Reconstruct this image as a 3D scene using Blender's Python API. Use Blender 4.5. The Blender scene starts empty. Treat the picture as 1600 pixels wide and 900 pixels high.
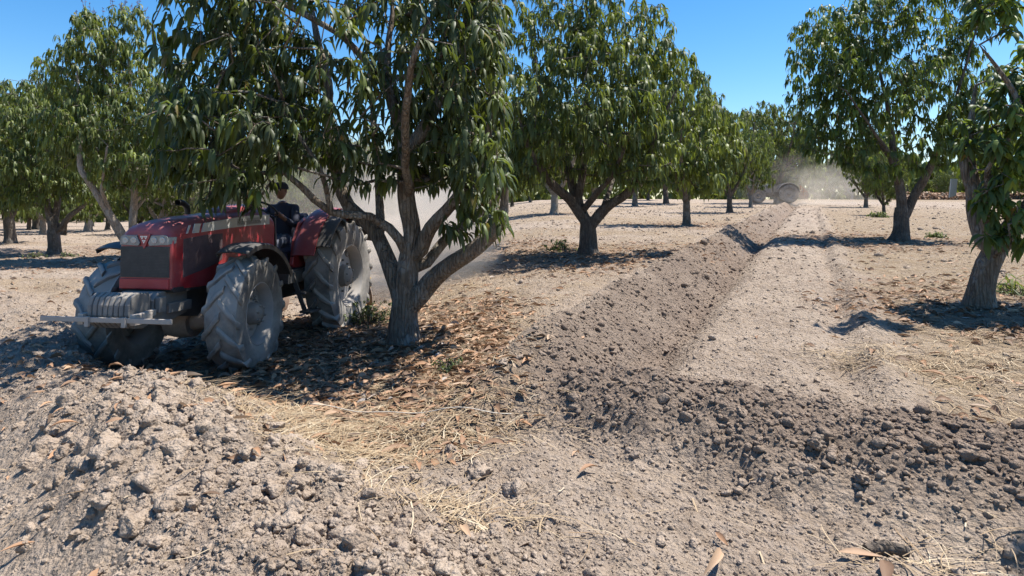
import bpy, bmesh, math
import numpy as np
from mathutils import Vector, Matrix, Quaternion
SC = bpy.context.scene
COL = SC.collection
R = math.radians
F = 1000.0          # focal length in photo pixels (1600 px wide frame)
CAMH = 1.6

# ------------------------------------------------------------------ noise
_tab = np.random.RandomState(7).rand(256, 256)
def vnoise(x, y, seed=0):
    x = np.asarray(x, float) + seed * 37.13; y = np.asarray(y, float) + seed * 91.7
    xi = np.floor(x).astype(np.int64); yi = np.floor(y).astype(np.int64)
    fx = x - xi; fy = y - yi
    fx = fx * fx * (3 - 2 * fx); fy = fy * fy * (3 - 2 * fy)
    a = _tab[xi & 255, yi & 255]; b = _tab[(xi + 1) & 255, yi & 255]
    c = _tab[xi & 255, (yi + 1) & 255]; d = _tab[(xi + 1) & 255, (yi + 1) & 255]
    return (a + (b - a) * fx) * (1 - fy) + (c + (d - c) * fx) * fy - 0.5
def fbm(x, y, octv=4, seed=0, gain=0.5):
    s = 0; a = 1.0
    c, n = math.cos(0.6), math.sin(0.6)
    for k in range(octv):
        s = s + a * vnoise(x, y, seed + k * 3)
        x, y = (c * x - n * y) * 2.03, (n * x + c * y) * 2.03
        a *= gain
    return s
_j1 = np.random.RandomState(11).rand(256, 256); _j2 = np.random.RandomState(12).rand(256, 256)
_j3 = np.random.RandomState(13).rand(256, 256)
def clodnoise(x, y, seed=0):
    """domed lumps: one jittered dome per cell, random size"""
    x = np.asarray(x, float) + seed * 13.7; y = np.asarray(y, float) + seed * 5.3
    xi = np.floor(x).astype(np.int64); yi = np.floor(y).astype(np.int64)
    best = np.zeros_like(x)
    for dx in (-1, 0, 1):
        for dy in (-1, 0, 1):
            cx = (xi + dx) & 255; cy = (yi + dy) & 255
            px = xi + dx + _j1[cx, cy]; py = yi + dy + _j2[cx, cy]
            r = 0.18 + 0.5 * _j3[cx, cy] ** 1.6
            q = 1 - ((x - px) ** 2 + (y - py) ** 2) / (r * r)
            best = np.maximum(best, np.where(q > 0, np.sqrt(np.clip(q, 0, 1)) * r, 0))
    return best
def sst(a, b, x):
    t = np.clip((x - a) / (b - a), 0, 1)
    return t * t * (3 - 2 * t)
def gauss(d, s): return np.exp(-(d / s) ** 2)
def segdist(x, y, pts):
    """distance to a polyline and signed side"""
    best = np.full(np.shape(x), 1e9); 
    for (ax, ay), (bx, by) in zip(pts[:-1], pts[1:]):
        vx, vy = bx - ax, by - ay
        t = np.clip(((x - ax) * vx + (y - ay) * vy) / (vx * vx + vy * vy), 0, 1)
        d = np.hypot(x - ax - t * vx, y - ay - t * vy)
        best = np.minimum(best, d)
    return best

# ------------------------------------------------------------------ terrain
K = 0.466; KN = math.sqrt(1 + K * K)
def slope(u):
    return -0.0185 + (0.0225 + 0.0185) * sst(-0.26, 0.08, u)
def base_h(x, y):
    yc = np.clip(y, 0, 90.0)
    u = x / np.maximum(y, 1.5)
    return slope(u) * yc
def gp(px, py):
    """photo pixel -> point of the plain ground"""
    u = (px - 800) / F
    s = float(slope(np.array(u)))
    d = CAMH / ((py - 316.5) / F + s)
    return u * d, d
MOUND = [(0.8, 4.8), (1.15, 4.4), (1.7, 4.0), (2.6, 3.5), (5.5, 1.9)]
TROUGH = [(-5.2, 5.2), (-3.6, 4.3), (-2.75, 3.55), (-1.9, 2.4)]
WINDROW = [(-13.0, 13.6), (-8, 9.9), (-6.1, 8.2), (-4.6, 6.2), (-3.1, 4.9), (-2.0, 3.75), (-1.2, 2.9), (-0.5, 1.8)]
LFURROW = [(-5.4, 11.5), (-4.9, 9), (-4.45, 7.0), (-3.45, 6.0), (-2.7, 5.5)]
TREES_AT = []       # filled in below, for litter and root mounds
def offs(x, y): return (x - (K * y - 1.55)) / KN
def macro(x, y):
    x = np.asarray(x, float); y = np.asarray(y, float)
    h = base_h(x, y)
    right = sst(-0.02, 0.06, x / np.maximum(y, 1.5) + 0.0)
    o = offs(x, y) + 0.08 * vnoise(x * 0.6, y * 0.6, 3)
    act = sst(4.3, 6.0, y) * sst(-2.6, -1.6, o) * sst(95, 60, y)
    wob = 1 + 0.5 * vnoise(y * 0.9, x * 0.2, 5)
    h = h + act * (0.31 * wob * np.exp(-((o + 0.85) / 0.32) ** 2) - 0.27 * np.exp(-(o / 0.27) ** 2))
    rr = sst(3.5, 5, y) * sst(60, 40, y)
    h = h + rr * (-0.06 * gauss(o - 1.72, 0.14) + 0.07 * gauss(o - 1.98, 0.16) * (1 + vnoise(y * 2, x, 8)))
    d = segdist(x, y, MOUND)
    wd = 0.46 + 0.16 * sst(0.8, 3.0, x)
    h = h + 0.25 * np.exp(-(d / wd) ** 2.6) * (1 + 0.5 * vnoise(x * 1.5, y * 1.5, 9))
    h = h - 0.06 * gauss(segdist(x, y, [(0.0, 4.4), (0.8, 3.6), (1.6, 2.95), (4, 1.5)]), 0.3) - 0.11 * gauss(segdist(x, y, TROUGH), 0.38)
    d = segdist(x, y, WINDROW)
    h = h + 0.33 * np.exp(-(d / 0.78) ** 2.4) * (1 + 0.55 * vnoise(x * 1.1, y * 1.1, 4))
    d = segdist(x, y, LFURROW)
    h = h - 0.2 * np.exp(-(d / 0.42) ** 2.5)
    # old worn windrows between the rows further back on the left
    for k, (ax, ay, bx, by) in enumerate([(-15, 11.5, -5.5, 15.0), (-26, 17, -9, 23.0), (-30, 25, -10, 32), (-40, 37, -12, 46)]):
        h = h + 0.22 * np.exp(-(segdist(x, y, [(ax, ay), (bx, by)]) / 0.9) ** 2) * (1 + 0.8 * vnoise(x * 0.8, y * 0.8, 20 + k))
    h = h + 0.05 * fbm(x * 0.5, y * 0.5, 3, 30) + 0.04 * vnoise(x * 0.12, y * 0.12, 2) * sst(6, 20, np.hypot(x, y)) * 4
    return h
def polymask(x, y, poly, soft=0.25):
    """soft inside mask of a convex-ish polygon (counter-clockwise)"""
    inside = np.zeros(np.shape(x), bool)
    n = len(poly); j = n - 1
    for i in range(n):
        xi, yi = poly[i]; xj, yj = poly[j]
        cond = ((yi > y) != (yj > y)) & (x < (xj - xi) * (y - yi) / (yj - yi + 1e-9) + xi)
        inside ^= cond; j = i
    d = segdist(x, y, poly + [poly[0]])
    return np.where(inside, 0.5 + 0.5 * sst(0, soft, d), 0.5 - 0.5 * sst(0, soft, d))
STRAW_L = [(-3.3, 6.4), (-2.05, 4.9), (-1.35, 3.9), (-0.65, 3.75), (-0.15, 4.3), (0.05, 6.2), (0.3, 9.5), (-0.5, 13), (-2.2, 12), (-2.6, 8)]
def masks(x, y):
    n = fbm(x * 1.4, y * 1.4, 3, 40)
    o = offs(x, y)
    litter = polymask(x + 0.35 * n, y + 0.35 * vnoise(x, y, 41), STRAW_L, 0.5)
    grass = sst(1.9, 2.5, o + 0.5 * n) * sst(0.5, 0.95, segdist(x, y, MOUND) + 0.3 * n) * np.where(y > 4.2 - 0.6 * (x - 1.7), 1, 0)
    litter = np.maximum(litter, grass)
    leaf = np.zeros(np.shape(x))
    for tx, ty, tr in TREES_AT:
        dd = np.hypot(x - tx, y - ty)
        m = sst(tr * 1.3, tr * 0.5, dd + 1.3 * n)
        if abs(tx - HERO[0]) < .01: m = m * sst(.35, -.25, x)
        leaf = np.maximum(leaf, m)
    strip = sst(-4.6, -3.4, o) * sst(-1.5, -2.0, o) * sst(7, 9, y)      # grassy strip left of the ridge
    litter = np.maximum(litter, 0.75 * strip * sst(-0.35, 0.25, n)); litter = np.maximum(litter, 0.85 * sst(-0.15, 0.2, fbm(x * 0.35, y * 0.35, 3, 90)) * sst(9, 14, y) * (np.abs(o - 0.3) > 1.9))
    fresh = sst(-0.98, -0.75, o + 0.25 * n) * sst(0.22, 0.0, o) * sst(4.2, 5.4, y)
    fresh = np.maximum(fresh * 0.72, 0.95 * np.exp(-(segdist(x, y, MOUND) / 0.62) ** 4))
    fresh = fresh * (1.15 + 0.6 * n)
    fresh = np.clip(fresh, 0, 1)
    cl = np.exp(-(segdist(x, y, WINDROW) / 1.0) ** 4)
    rough = np.clip(0.5 + 0.5 * np.maximum(fresh * 1.2, cl), 0, 1) * (1 - 0.6 * litter) * (1 - 0.85 * gauss(segdist(x, y, TROUGH), 0.38))
    return fresh, np.clip(litter, 0, 1), np.clip(leaf, 0, 1), rough
def ground_z(x, y, detail=True):
    x = np.asarray(x, float); y = np.asarray(y, float)
    h = macro(x, y)
    if detail:
        fresh, lit, leaf, rough = masks(x, y)
        fade = sst(60, 15, np.hypot(x, y))
        n1 = fbm(x * 3.1, y * 3.1, 3, 50)
        fade = np.maximum(fade, 0.55); h = h + fade * rough * ((0.075 + 0.05 * sst(8, 20, np.hypot(x, y))) * n1 + 0.05 * clodnoise(x * 5.0 + 0.3 * n1, y * 5.0, 1) + 0.042 * clodnoise(x * 10, y * 10 + 0.4 * n1, 2) + 0.02 * clodnoise(x * 23, y * 23, 3))
        h = h + fade * (1 - rough) * (0.035 * n1 + 0.008 * fbm(x * 12, y * 12, 2, 60))
        big = np.exp(-(segdist(x, y, [(-2.6, 4.2), (-1.5, 3.3), (-0.6, 2.2)]) / 0.75) ** 3)
        h = h + fade * big * (0.09 * clodnoise(x * 3.2 + n1, y * 3.2, 6) + 0.05 * np.abs(fbm(x * 6, y * 6, 2, 66)))
    return h
def gz(x, y): return float(ground_z(np.array([x]), np.array([y]))[0])

# ------------------------------------------------------------------ objects
def tag(o, label=None, cat=None, group=None, kind=None):
    if label: o['label'] = label
    if cat: o['category'] = cat
    if group: o['group'] = group
    if kind: o['kind'] = kind
    return o
def empty(name, loc=(0, 0, 0), rz=0.0):
    o = bpy.data.objects.new(name, None); COL.objects.link(o)
    o.empty_display_size = 0.2
    o.location = loc; o.rotation_euler = (0, 0, rz)
    return o
def mesh_np(name, V, faces, mat, parent=None, attrs=None, smooth=False, mats=None, matidx=None):
    """faces: list of (m,k) int arrays (k may differ)"""
    V = np.asarray(V, np.float32)
    if not isinstance(faces, (list, tuple)): faces = [faces]
    faces = [np.asarray(f, np.int32) for f in faces if len(f)]
    me = bpy.data.meshes.new(name)
    me.vertices.add(len(V)); me.vertices.foreach_set('co', V.ravel())
    loops = np.concatenate([f.ravel() for f in faces])
    tot = np.concatenate([np.full(len(f), f.shape[1], np.int32) for f in faces])
    start = np.concatenate([[0], np.cumsum(tot)[:-1]]).astype(np.int32)
    me.loops.add(len(loops)); me.loops.foreach_set('vertex_index', loops)
    me.polygons.add(len(tot)); me.polygons.foreach_set('loop_start', start); me.polygons.foreach_set('loop_total', tot)
    if smooth: me.polygons.foreach_set('use_smooth', np.ones(len(tot), bool))
    if mats:
        for m in mats: me.materials.append(m)
        if matidx is not None: me.polygons.foreach_set('material_index', np.asarray(matidx, np.int32))
    elif mat: me.materials.append(mat)
    for k, a in (attrs or {}).items():
        at = me.attributes.new(k, 'FLOAT', 'POINT'); at.data.foreach_set('value', np.asarray(a, np.float32))
    me.update(calc_edges=True); me.validate()
    o = bpy.data.objects.new(name, me); COL.objects.link(o)
    if parent: o.parent = parent
    return o
def copy_tree(o, parent=None):
    c = o.copy(); COL.objects.link(c)
    if parent: c.parent = parent
    for ch in list(o.children): copy_tree(ch, c)
    return c

class MB:
    def __init__(s): s.v = []; s.f = []
    def add(s, V, Fc):
        n = len(s.v); s.v += [tuple(p) for p in V]; s.f += [tuple(i + n for i in f) for f in Fc]
    def box(s, c, size, rot=None):
        hx, hy, hz = size[0] / 2, size[1] / 2, size[2] / 2
        V = [Vector((sx * hx, sy * hy, sz * hz)) for sx in (-1, 1) for sy in (-1, 1) for sz in (-1, 1)]
        if rot is not None: V = [rot @ p for p in V]
        V = [p + Vector(c) for p in V]
        s.add(V, [(0, 1, 3, 2), (4, 6, 7, 5), (0, 4, 5, 1), (2, 3, 7, 6), (0, 2, 6, 4), (1, 5, 7, 3)])
    def bar(s, a, b, w, h, up=(0, 0, 1)):
        a, b = Vector(a), Vector(b); d = (b - a); L = d.length; x = d.normalized(); up = Vector(up)
        y = up.cross(x)
        if y.length < 1e-4: y = Vector((0, 1, 0)).cross(x)
        y.normalize(); z = x.cross(y)
        s.box((a + b) / 2, (L, w, h), Matrix((x, y, z)).transposed())
    def tube(s, pts, r, n=10, cap=True):
        pts = [Vector(p) for p in pts]; rs = r if isinstance(r, (list, tuple)) else [r] * len(pts)
        n0 = len(s.v); prev = None; rings = []
        for i, p in enumerate(pts):
            t = (pts[min(i + 1, len(pts) - 1)] - pts[max(i - 1, 0)]).normalized()
            if prev is None:
                a = Vector((0, 0, 1)) if abs(t.z) < 0.9 else Vector((1, 0, 0)); u = t.cross(a).normalized()
            else: u = (prev - t * prev.dot(t)).normalized()
            prev = u; w = t.cross(u)
            rings.append([p + (u * math.cos(q) + w * math.sin(q)) * rs[i] for q in [2 * math.pi * k / n for k in range(n)]])
        V = [q for rg in rings for q in rg]; Fc = []
        for i in range(len(rings) - 1):
            for k in range(n):
                a = i * n + k; b = i * n + (k + 1) % n
                Fc.append((a, b, b + n, a + n))
        if cap: Fc += [tuple(range(n))[::-1], tuple((len(rings) - 1) * n + k for k in range(n))]
        s.add(V, Fc)
    def lathe(s, prof, n=48, c=(0, 0, 0), axis='Y', cap=False):
        """prof: (axial, radius)"""
        V = []; Fc = []
        for a, r in prof:
            for k in range(n):
                q = 2 * math.pi * k / n; x, z = r * math.cos(q), r * math.sin(q)
                if axis == 'Y': p = (x + c[0], a + c[1], z + c[2])
                elif axis == 'Z': p = (x + c[0], z + c[1], a + c[2])
                else: p = (a + c[0], x + c[1], z + c[2])
                V.append(p)
        for i in range(len(prof) - 1):
            for k in range(n):
                a = i * n + k; b = i * n + (k + 1) % n; Fc.append((a, b, b + n, a + n))
        if cap: Fc += [tuple(range(n)), tuple((len(prof) - 1) * n + k for k in range(n))[::-1]]
        s.add(V, Fc)
    def prism(s, poly, lo, hi, axis='Y'):
        """polygon (x,z) extruded along y; or axis X: polygon (y,z) along x; Z: (x,y) along z"""
        def P(a, b, t): return (a, t, b) if axis == 'Y' else ((t, a, b) if axis == 'X' else (a, b, t))
        n = len(poly); V = [P(a, b, lo) for a, b in poly] + [P(a, b, hi) for a, b in poly]
        Fc = [tuple(range(n)), tuple(range(2 * n - 1, n - 1, -1))] + [(k, k + n, (k + 1) % n + n, (k + 1) % n) for k in range(n)]
        s.add(V, Fc)
    def loft(s, secs, closed=True, cap=True):
        n = len(secs[0]); V = [p for q in secs for p in q]; Fc = []
        m = n if closed else n - 1
        for i in range(len(secs) - 1):
            for k in range(m):
                a = i * n + k; b = i * n + (k + 1) % n; Fc.append((a, b, b + n, a + n))
        if cap: Fc += [tuple(range(n))[::-1], tuple((len(secs) - 1) * n + k for k in range(n))]
        s.add(V, Fc)
    def build(s, name, mat, parent=None, bevel=0, smooth=False, solid=0, loc=None):
        me = bpy.data.meshes.new(name); me.from_pydata(s.v, [], s.f); me.materials.append(mat)
        bm = bmesh.new(); bm.from_mesh(me); bmesh.ops.recalc_face_normals(bm, faces=bm.faces); bm.to_mesh(me); bm.free()
        if smooth:
            me.polygons.foreach_set('use_smooth', [True] * len(me.polygons))
            if smooth != 'all': me.set_sharp_from_angle(angle=R(38))
        o = bpy.data.objects.new(name, me); COL.objects.link(o)
        if solid:
            m = o.modifiers.new('solid', 'SOLIDIFY'); m.thickness = solid; m.offset = 0
        if bevel:
            m = o.modifiers.new('bevel', 'BEVEL'); m.width = bevel; m.segments = 2; m.limit_method = 'ANGLE'; m.angle_limit = R(40)
        if parent: o.parent = parent
        if loc: o.location = loc
        return o

# ------------------------------------------------------------------ materials
def newmat(name):
    m = bpy.data.materials.new(name); m.use_nodes = True; nt = m.node_tree
    for n in list(nt.nodes): nt.nodes.remove(n)
    return m, nt, nt.nodes, nt.links
def N(nt, t, **kw):
    n = nt.nodes.new(t)
    for k, v in kw.items():
        if k in n.inputs.keys() if isinstance(k, str) else False: n.inputs[k].default_value = v
        else: setattr(n, k, v)
    return n
def mixc(nt, fac, a, b, blend='MIX'):
    n = nt.nodes.new('ShaderNodeMix'); n.data_type = 'RGBA'; n.blend_type = blend
    for i, v in ((0, fac), (6, a), (7, b)):
        if hasattr(v, 'is_linked') or isinstance(v, bpy.types.NodeSocket): nt.links.new(v, n.inputs[i])
        elif i == 0: n.inputs[0].default_value = v
        else: n.inputs[i].default_value = (*v, 1) if len(v) == 3 else v
    return n.outputs[2]
def ramp(nt, v, stops):
    n = nt.nodes.new('ShaderNodeValToRGB'); nt.links.new(v, n.inputs[0]); cr = n.color_ramp
    while len(cr.elements) < len(stops): cr.elements.new(0.5)
    for e, (p, c) in zip(cr.elements, stops):
        e.position = p; e.color = (c, c, c, 1) if isinstance(c, (int, float)) else (*c, 1)
    return n.outputs[0]
def mth(nt, op, a, b=None, clamp=False):
    n = nt.nodes.new('ShaderNodeMath'); n.operation = op; n.use_clamp = clamp
    for i, v in enumerate((a, b)):
        if v is None: continue
        if isinstance(v, (int, float)): n.inputs[i].default_value = v
        else: nt.links.new(v, n.inputs[i])
    return n.outputs[0]
def noise(nt, vec, scale, detail=4, rough=0.55, dist=0.0):
    n = nt.nodes.new('ShaderNodeTexNoise'); n.inputs['Scale'].default_value = scale
    n.inputs['Detail'].default_value = detail; n.inputs['Roughness'].default_value = rough; n.inputs['Distortion'].default_value = dist
    if vec is not None: nt.links.new(vec, n.inputs['Vector'])
    return n.outputs[0]
def attr(nt, name):
    n = nt.nodes.new('ShaderNodeAttribute'); n.attribute_name = name; return n.outputs['Fac']
def bsdf(nt, col, rough=0.8, bump=None, bdist=0.01, bstr=1.0, metal=0.0, spec=0.5, extra=None):
    b = nt.nodes.new('ShaderNodeBsdfPrincipled')
    if isinstance(col, bpy.types.NodeSocket): nt.links.new(col, b.inputs['Base Color'])
    else: b.inputs['Base Color'].default_value = (*col, 1)
    if isinstance(rough, bpy.types.NodeSocket): nt.links.new(rough, b.inputs['Roughness'])
    else: b.inputs['Roughness'].default_value = rough
    b.inputs['Metallic'].default_value = metal; b.inputs['Specular IOR Level'].default_value = spec
    if bump is not None:
        u = nt.nodes.new('ShaderNodeBump'); u.inputs['Distance'].default_value = bdist; u.inputs['Strength'].default_value = bstr
        nt.links.new(bump, u.inputs['Height']); nt.links.new(u.outputs[0], b.inputs['Normal'])
    return b
def finish(nt, sh, vol=None):
    o = nt.nodes.new('ShaderNodeOutputMaterial')
    if sh is not None: nt.links.new(sh, o.inputs['Surface'])
    if vol is not None: nt.links.new(vol, o.inputs['Volume'])
def objco(nt, scale=None):
    n = nt.nodes.new('ShaderNodeTexCoord'); v = n.outputs['Object']
    if scale:
        m = nt.nodes.new('ShaderNodeMapping'); m.inputs['Scale'].default_value = scale; nt.links.new(v, m.inputs[0]); v = m.outputs[0]
    return v
def upness(nt):
    g = nt.nodes.new('ShaderNodeNewGeometry'); s = nt.nodes.new('ShaderNodeSeparateXYZ'); nt.links.new(g.outputs['Normal'], s.inputs[0]); return s.outputs['Z']

SOIL = (0.405, 0.32, 0.243); SOIL2 = (0.285, 0.218, 0.163); FRESH = (0.175, 0.133, 0.104)
def mat_soil(name, clod=False):
    m, nt, nd, ln = newmat(name)
    co = objco(nt)
    n1 = noise(nt, co, 1.3, 5, 0.6); n2 = noise(nt, co, 14, 5, 0.65); n3 = noise(nt, co, 75, 4, 0.7)
    c = mixc(nt, ramp(nt, n1, [(0.35, 0.0), (0.68, 1.0)]), SOIL, SOIL2)
    c = mixc(nt, ramp(nt, n2, [(0.4, 0.0), (0.75, 0.75)]), c, (0.44, 0.365, 0.305))
    c = mixc(nt, ramp(nt, noise(nt, co, 4.2, 6, 0.75, 0.6), [(0.5, 0.0), (0.66, 0.55)]), c, (0.21, 0.158, 0.118)); c = mixc(nt, attr(nt, 'fresh'), c, mixc(nt, ramp(nt, n2, [(0.3, 0.0), (0.7, 1.0)]), FRESH, (0.25, 0.19, 0.148)))
    if not clod:
        st = noise(nt, objco(nt, (9, 55, 9)), 3, 4, 0.7, 1.5)
        st2 = noise(nt, objco(nt, (55, 10, 9)), 3, 4, 0.7, 1.5)
        strw = mixc(nt, ramp(nt, st, [(0.4, 0.0), (0.62, 1.0)]), (0.15, 0.105, 0.068), (0.36, 0.265, 0.165))
        strw = mixc(nt, ramp(nt, st2, [(0.5, 0.0), (0.62, 1.0)]), strw, (0.44, 0.34, 0.215))
        lm = mth(nt, 'MULTIPLY', attr(nt, 'litter'), ramp(nt, noise(nt, co, 3.1, 5, 0.7), [(0.34, 0.25), (0.6, 0.95)]))
        c = mixc(nt, lm, c, strw)
        v = nd.new('ShaderNodeTexVoronoi'); v.inputs['Scale'].default_value = 11; v.inputs['Randomness'].default_value = 1.0
        ln.new(objco(nt, (1, 1.7, 1)), v.inputs['Vector'])
        sc = nd.new('ShaderNodeSeparateColor'); ln.new(v.outputs['Color'], sc.inputs[0])
        lf = mixc(nt, sc.outputs[0], (0.20, 0.12, 0.072), (0.40, 0.255, 0.16))
        lf = mixc(nt, sc.outputs[2], lf, (0.17, 0.13, 0.10))
        m2 = mth(nt, 'MULTIPLY', attr(nt, 'leaf'), ramp(nt, mth(nt, 'ADD', noise(nt, co, 2.4, 4, 0.7), mth(nt, 'MULTIPLY', sc.outputs[1], 0.3)), [(0.5, 0.0), (0.72, 0.85)]))
        c = mixc(nt, m2, c, lf)
    c = mixc(nt, ramp(nt, n3, [(0.3, 0.35), (0.5, 0.0)]), c, (0.15, 0.12, 0.095))
    # bump
    vb = nd.new('ShaderNodeTexVoronoi'); vb.inputs['Scale'].default_value = 38 if not clod else 60; ln.new(co, vb.inputs['Vector'])
    vc = nd.new('ShaderNodeTexVoronoi'); vc.inputs['Scale'].default_value = 9; ln.new(co, vc.inputs['Vector'])
    h = mth(nt, 'ADD', mth(nt, 'MULTIPLY', n2, 1.6), mth(nt, 'MULTIPLY', n3, 0.55))
    h = mth(nt, 'SUBTRACT', h, mth(nt, 'MULTIPLY', vb.outputs['Distance'], 0.55))
    if not clod: h = mth(nt, 'SUBTRACT', h, mth(nt, 'MULTIPLY', vc.outputs['Distance'], 0.7))
    b = bsdf(nt, c, 0.95, h, 0.045 if not clod else 0.02, 1.0, spec=0.15)
    finish(nt, b.outputs[0]); return m
def mat_simple(name, col, rough=0.6, metal=0.0, dust=0.0, dustcol=(0.36, 0.30, 0.25), scale=6.0, bump=0.0, var=0.15, spec=0.5, coat=0.0):
    m, nt, nd, ln = newmat(name); co = objco(nt)
    n = noise(nt, co, scale, 5, 0.65); nf = noise(nt, co, scale * 7, 3, 0.6)
    dark = tuple(x * (1 - var) for x in col); lite = tuple(min(1, x * (1 + var)) for x in col)
    c = mixc(nt, n, dark, lite)
    rg = rough
    if dust:
        up = mth(nt, 'MULTIPLY', mth(nt, 'MAXIMUM', upness(nt), 0.0), 0.55)
        a = ramp(nt, mth(nt, 'ADD', mth(nt, 'ADD', n, up), mth(nt, 'MULTIPLY', nf, 0.25)), [(0.62 - 0.3 * dust, 0.04), (1.15 - 0.35 * dust, min(1, dust))])
        c = mixc(nt, a, c, dustcol); rg = mth(nt, 'ADD', mth(nt, 'MULTIPLY', a, 0.9 - rough), rough)
    b = bsdf(nt, c, rg, nf if bump else None, 0.004, bump, metal, spec)
    if coat: b.inputs['Coat Weight'].default_value = coat; b.inputs['Coat Roughness'].default_value = 0.25
    finish(nt, b.outputs[0]); return m
def mat_bark(name, c1, c2, lichen=0.35):
    m, nt, nd, ln = newmat(name)
    co = objco(nt); st = objco(nt, (1, 1, 0.28))
    n1 = noise(nt, st, 16, 6, 0.7, 0.8); n2 = noise(nt, co, 3.5, 4, 0.6); n3 = noise(nt, co, 9, 4, 0.6)
    c = mixc(nt, ramp(nt, n1, [(0.3, 0.0), (0.7, 1.0)]), c1, c2)
    c = mixc(nt, ramp(nt, n2, [(0.5, 0.0), (0.58, lichen)]), c, (0.36, 0.345, 0.31))
    c = mixc(nt, ramp(nt, n3, [(0.58, 0.0), (0.66, 0.5)]), c, (0.09, 0.07, 0.055))
    v = nd.new('ShaderNodeTexVoronoi'); v.feature = 'DISTANCE_TO_EDGE'; v.inputs['Scale'].default_value = 14; ln.new(objco(nt, (1.6, 1.6, 0.2)), v.inputs['Vector'])
    h = mth(nt, 'ADD', n1, ramp(nt, v.outputs['Distance'], [(0.0, 0.0), (0.2, 0.6)]))
    c = mixc(nt, ramp(nt, v.outputs['Distance'], [(0.0, 0.5), (0.06, 0.0)]), c, tuple(x * 0.5 for x in c1)); b = bsdf(nt, c, 0.9, h, 0.035, 1.0, spec=0.2); finish(nt, b.outputs[0]); return m
def mat_leaf(name, dark, mid, young, dusty=0.25, trans=0.3):
    m, nt, nd, ln = newmat(name)
    t = attr(nt, 'tone')
    c = nt.nodes.new('ShaderNodeValToRGB'); ln.new(t, c.inputs[0]); cr = c.color_ramp
    cr.elements[0].position = 0.0; cr.elements[0].color = (*dark, 1); cr.elements[1].position = 1.0; cr.elements[1].color = (*young, 1)
    e = cr.elements.new(0.55); e.color = (*mid, 1)
    e = cr.elements.new(0.02); e.color = (*dark, 1)
    cr.elements[0].color = (0.22, 0.15, 0.05, 1)
    g = nd.new('ShaderNodeNewGeometry')
    col = mixc(nt, mth(nt, 'MULTIPLY', g.outputs['Backfacing'], 0.45), c.outputs[0], tuple(0.5 * a + 0.5 * b for a, b in zip(mid, (0.12, 0.14, 0.06))))
    col = mixc(nt, ramp(nt, noise(nt, objco(nt), 1.1, 3, 0.6), [(0.35, 0.0), (0.7, dusty)]), col, (0.19, 0.185, 0.125))
    b = bsdf(nt, col, 0.5, spec=0.35)
    tr = nd.new('ShaderNodeBsdfTranslucent'); tc = mixc(nt, 0.6, col, (0.26, 0.32, 0.03)); ln.new(tc, tr.inputs['Color'])
    mx = nd.new('ShaderNodeMixShader'); mx.inputs[0].default_value = trans; ln.new(b.outputs[0], mx.inputs[1]); ln.new(tr.outputs[0], mx.inputs[2])
    finish(nt, mx.outputs[0]); return m
def mat_tone(name, stops, rough=0.7, trans=0.0, var=0.0):
    """colour read from the per-piece tone attribute"""
    m, nt, nd, ln = newmat(name); c = ramp(nt, attr(nt, 'tone'), stops)
    b = bsdf(nt, c, rough, spec=0.25)
    if trans:
        tr = nd.new('ShaderNodeBsdfTranslucent'); ln.new(c, tr.inputs['Color'])
        mx = nd.new('ShaderNodeMixShader'); mx.inputs[0].default_value = trans; ln.new(b.outputs[0], mx.inputs[1]); ln.new(tr.outputs[0], mx.inputs[2]); finish(nt, mx.outputs[0])
    else: finish(nt, b.outputs[0])
    return m
M = {}
M['soil'] = mat_soil('soil'); M['clod'] = mat_soil('clod', True)
M['bark'] = mat_bark('bark', (0.13, 0.10, 0.075), (0.27, 0.225, 0.175), 0.5)
M['bark_dark'] = mat_bark('bark_dark', (0.085, 0.068, 0.055), (0.19, 0.155, 0.125), 0.2)
M['bark_pale'] = mat_bark('bark_pale', (0.25, 0.20, 0.155), (0.43, 0.37, 0.30), 0.6)
M['leaf'] = mat_leaf('leaf', (0.03, 0.05, 0.014), (0.105, 0.145, 0.03), (0.30, 0.35, 0.06), trans=.34)
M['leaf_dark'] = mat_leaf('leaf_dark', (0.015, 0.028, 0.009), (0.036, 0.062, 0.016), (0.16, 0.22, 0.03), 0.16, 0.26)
M['leaf_fresh'] = mat_leaf('leaf_fresh', (0.02, 0.046, 0.013), (0.065, 0.12, 0.022), (0.25, 0.34, 0.045), 0.08, 0.32)
M['straw'] = mat_tone('straw', [(0.0, (0.25, 0.17, 0.10)), (0.4, (0.27, 0.195, 0.12)), (0.75, (0.37, 0.28, 0.175)), (1.0, (0.5, 0.42, 0.3))], 0.7)
M['dead'] = mat_tone('dead', [(0.0, (0.10, 0.07, 0.05)), (0.35, (0.22, 0.135, 0.085)), (0.65, (0.38, 0.22, 0.125)), (0.88, (0.43, 0.31, 0.21)), (1.0, (0.34, 0.30, 0.27))], 0.6, 0.12)
TRACTOR = dict(pos=(-3.50, 6.90), heading=8.5, steer=6, wb=2.35, zf=-.15, zr=-.20, roll=0.0, s=1.0)
SUNDIR = (.41, .13, .89); SUNSTR = 5.0; SKYSTR = .10; EXPO = 0.92
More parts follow.
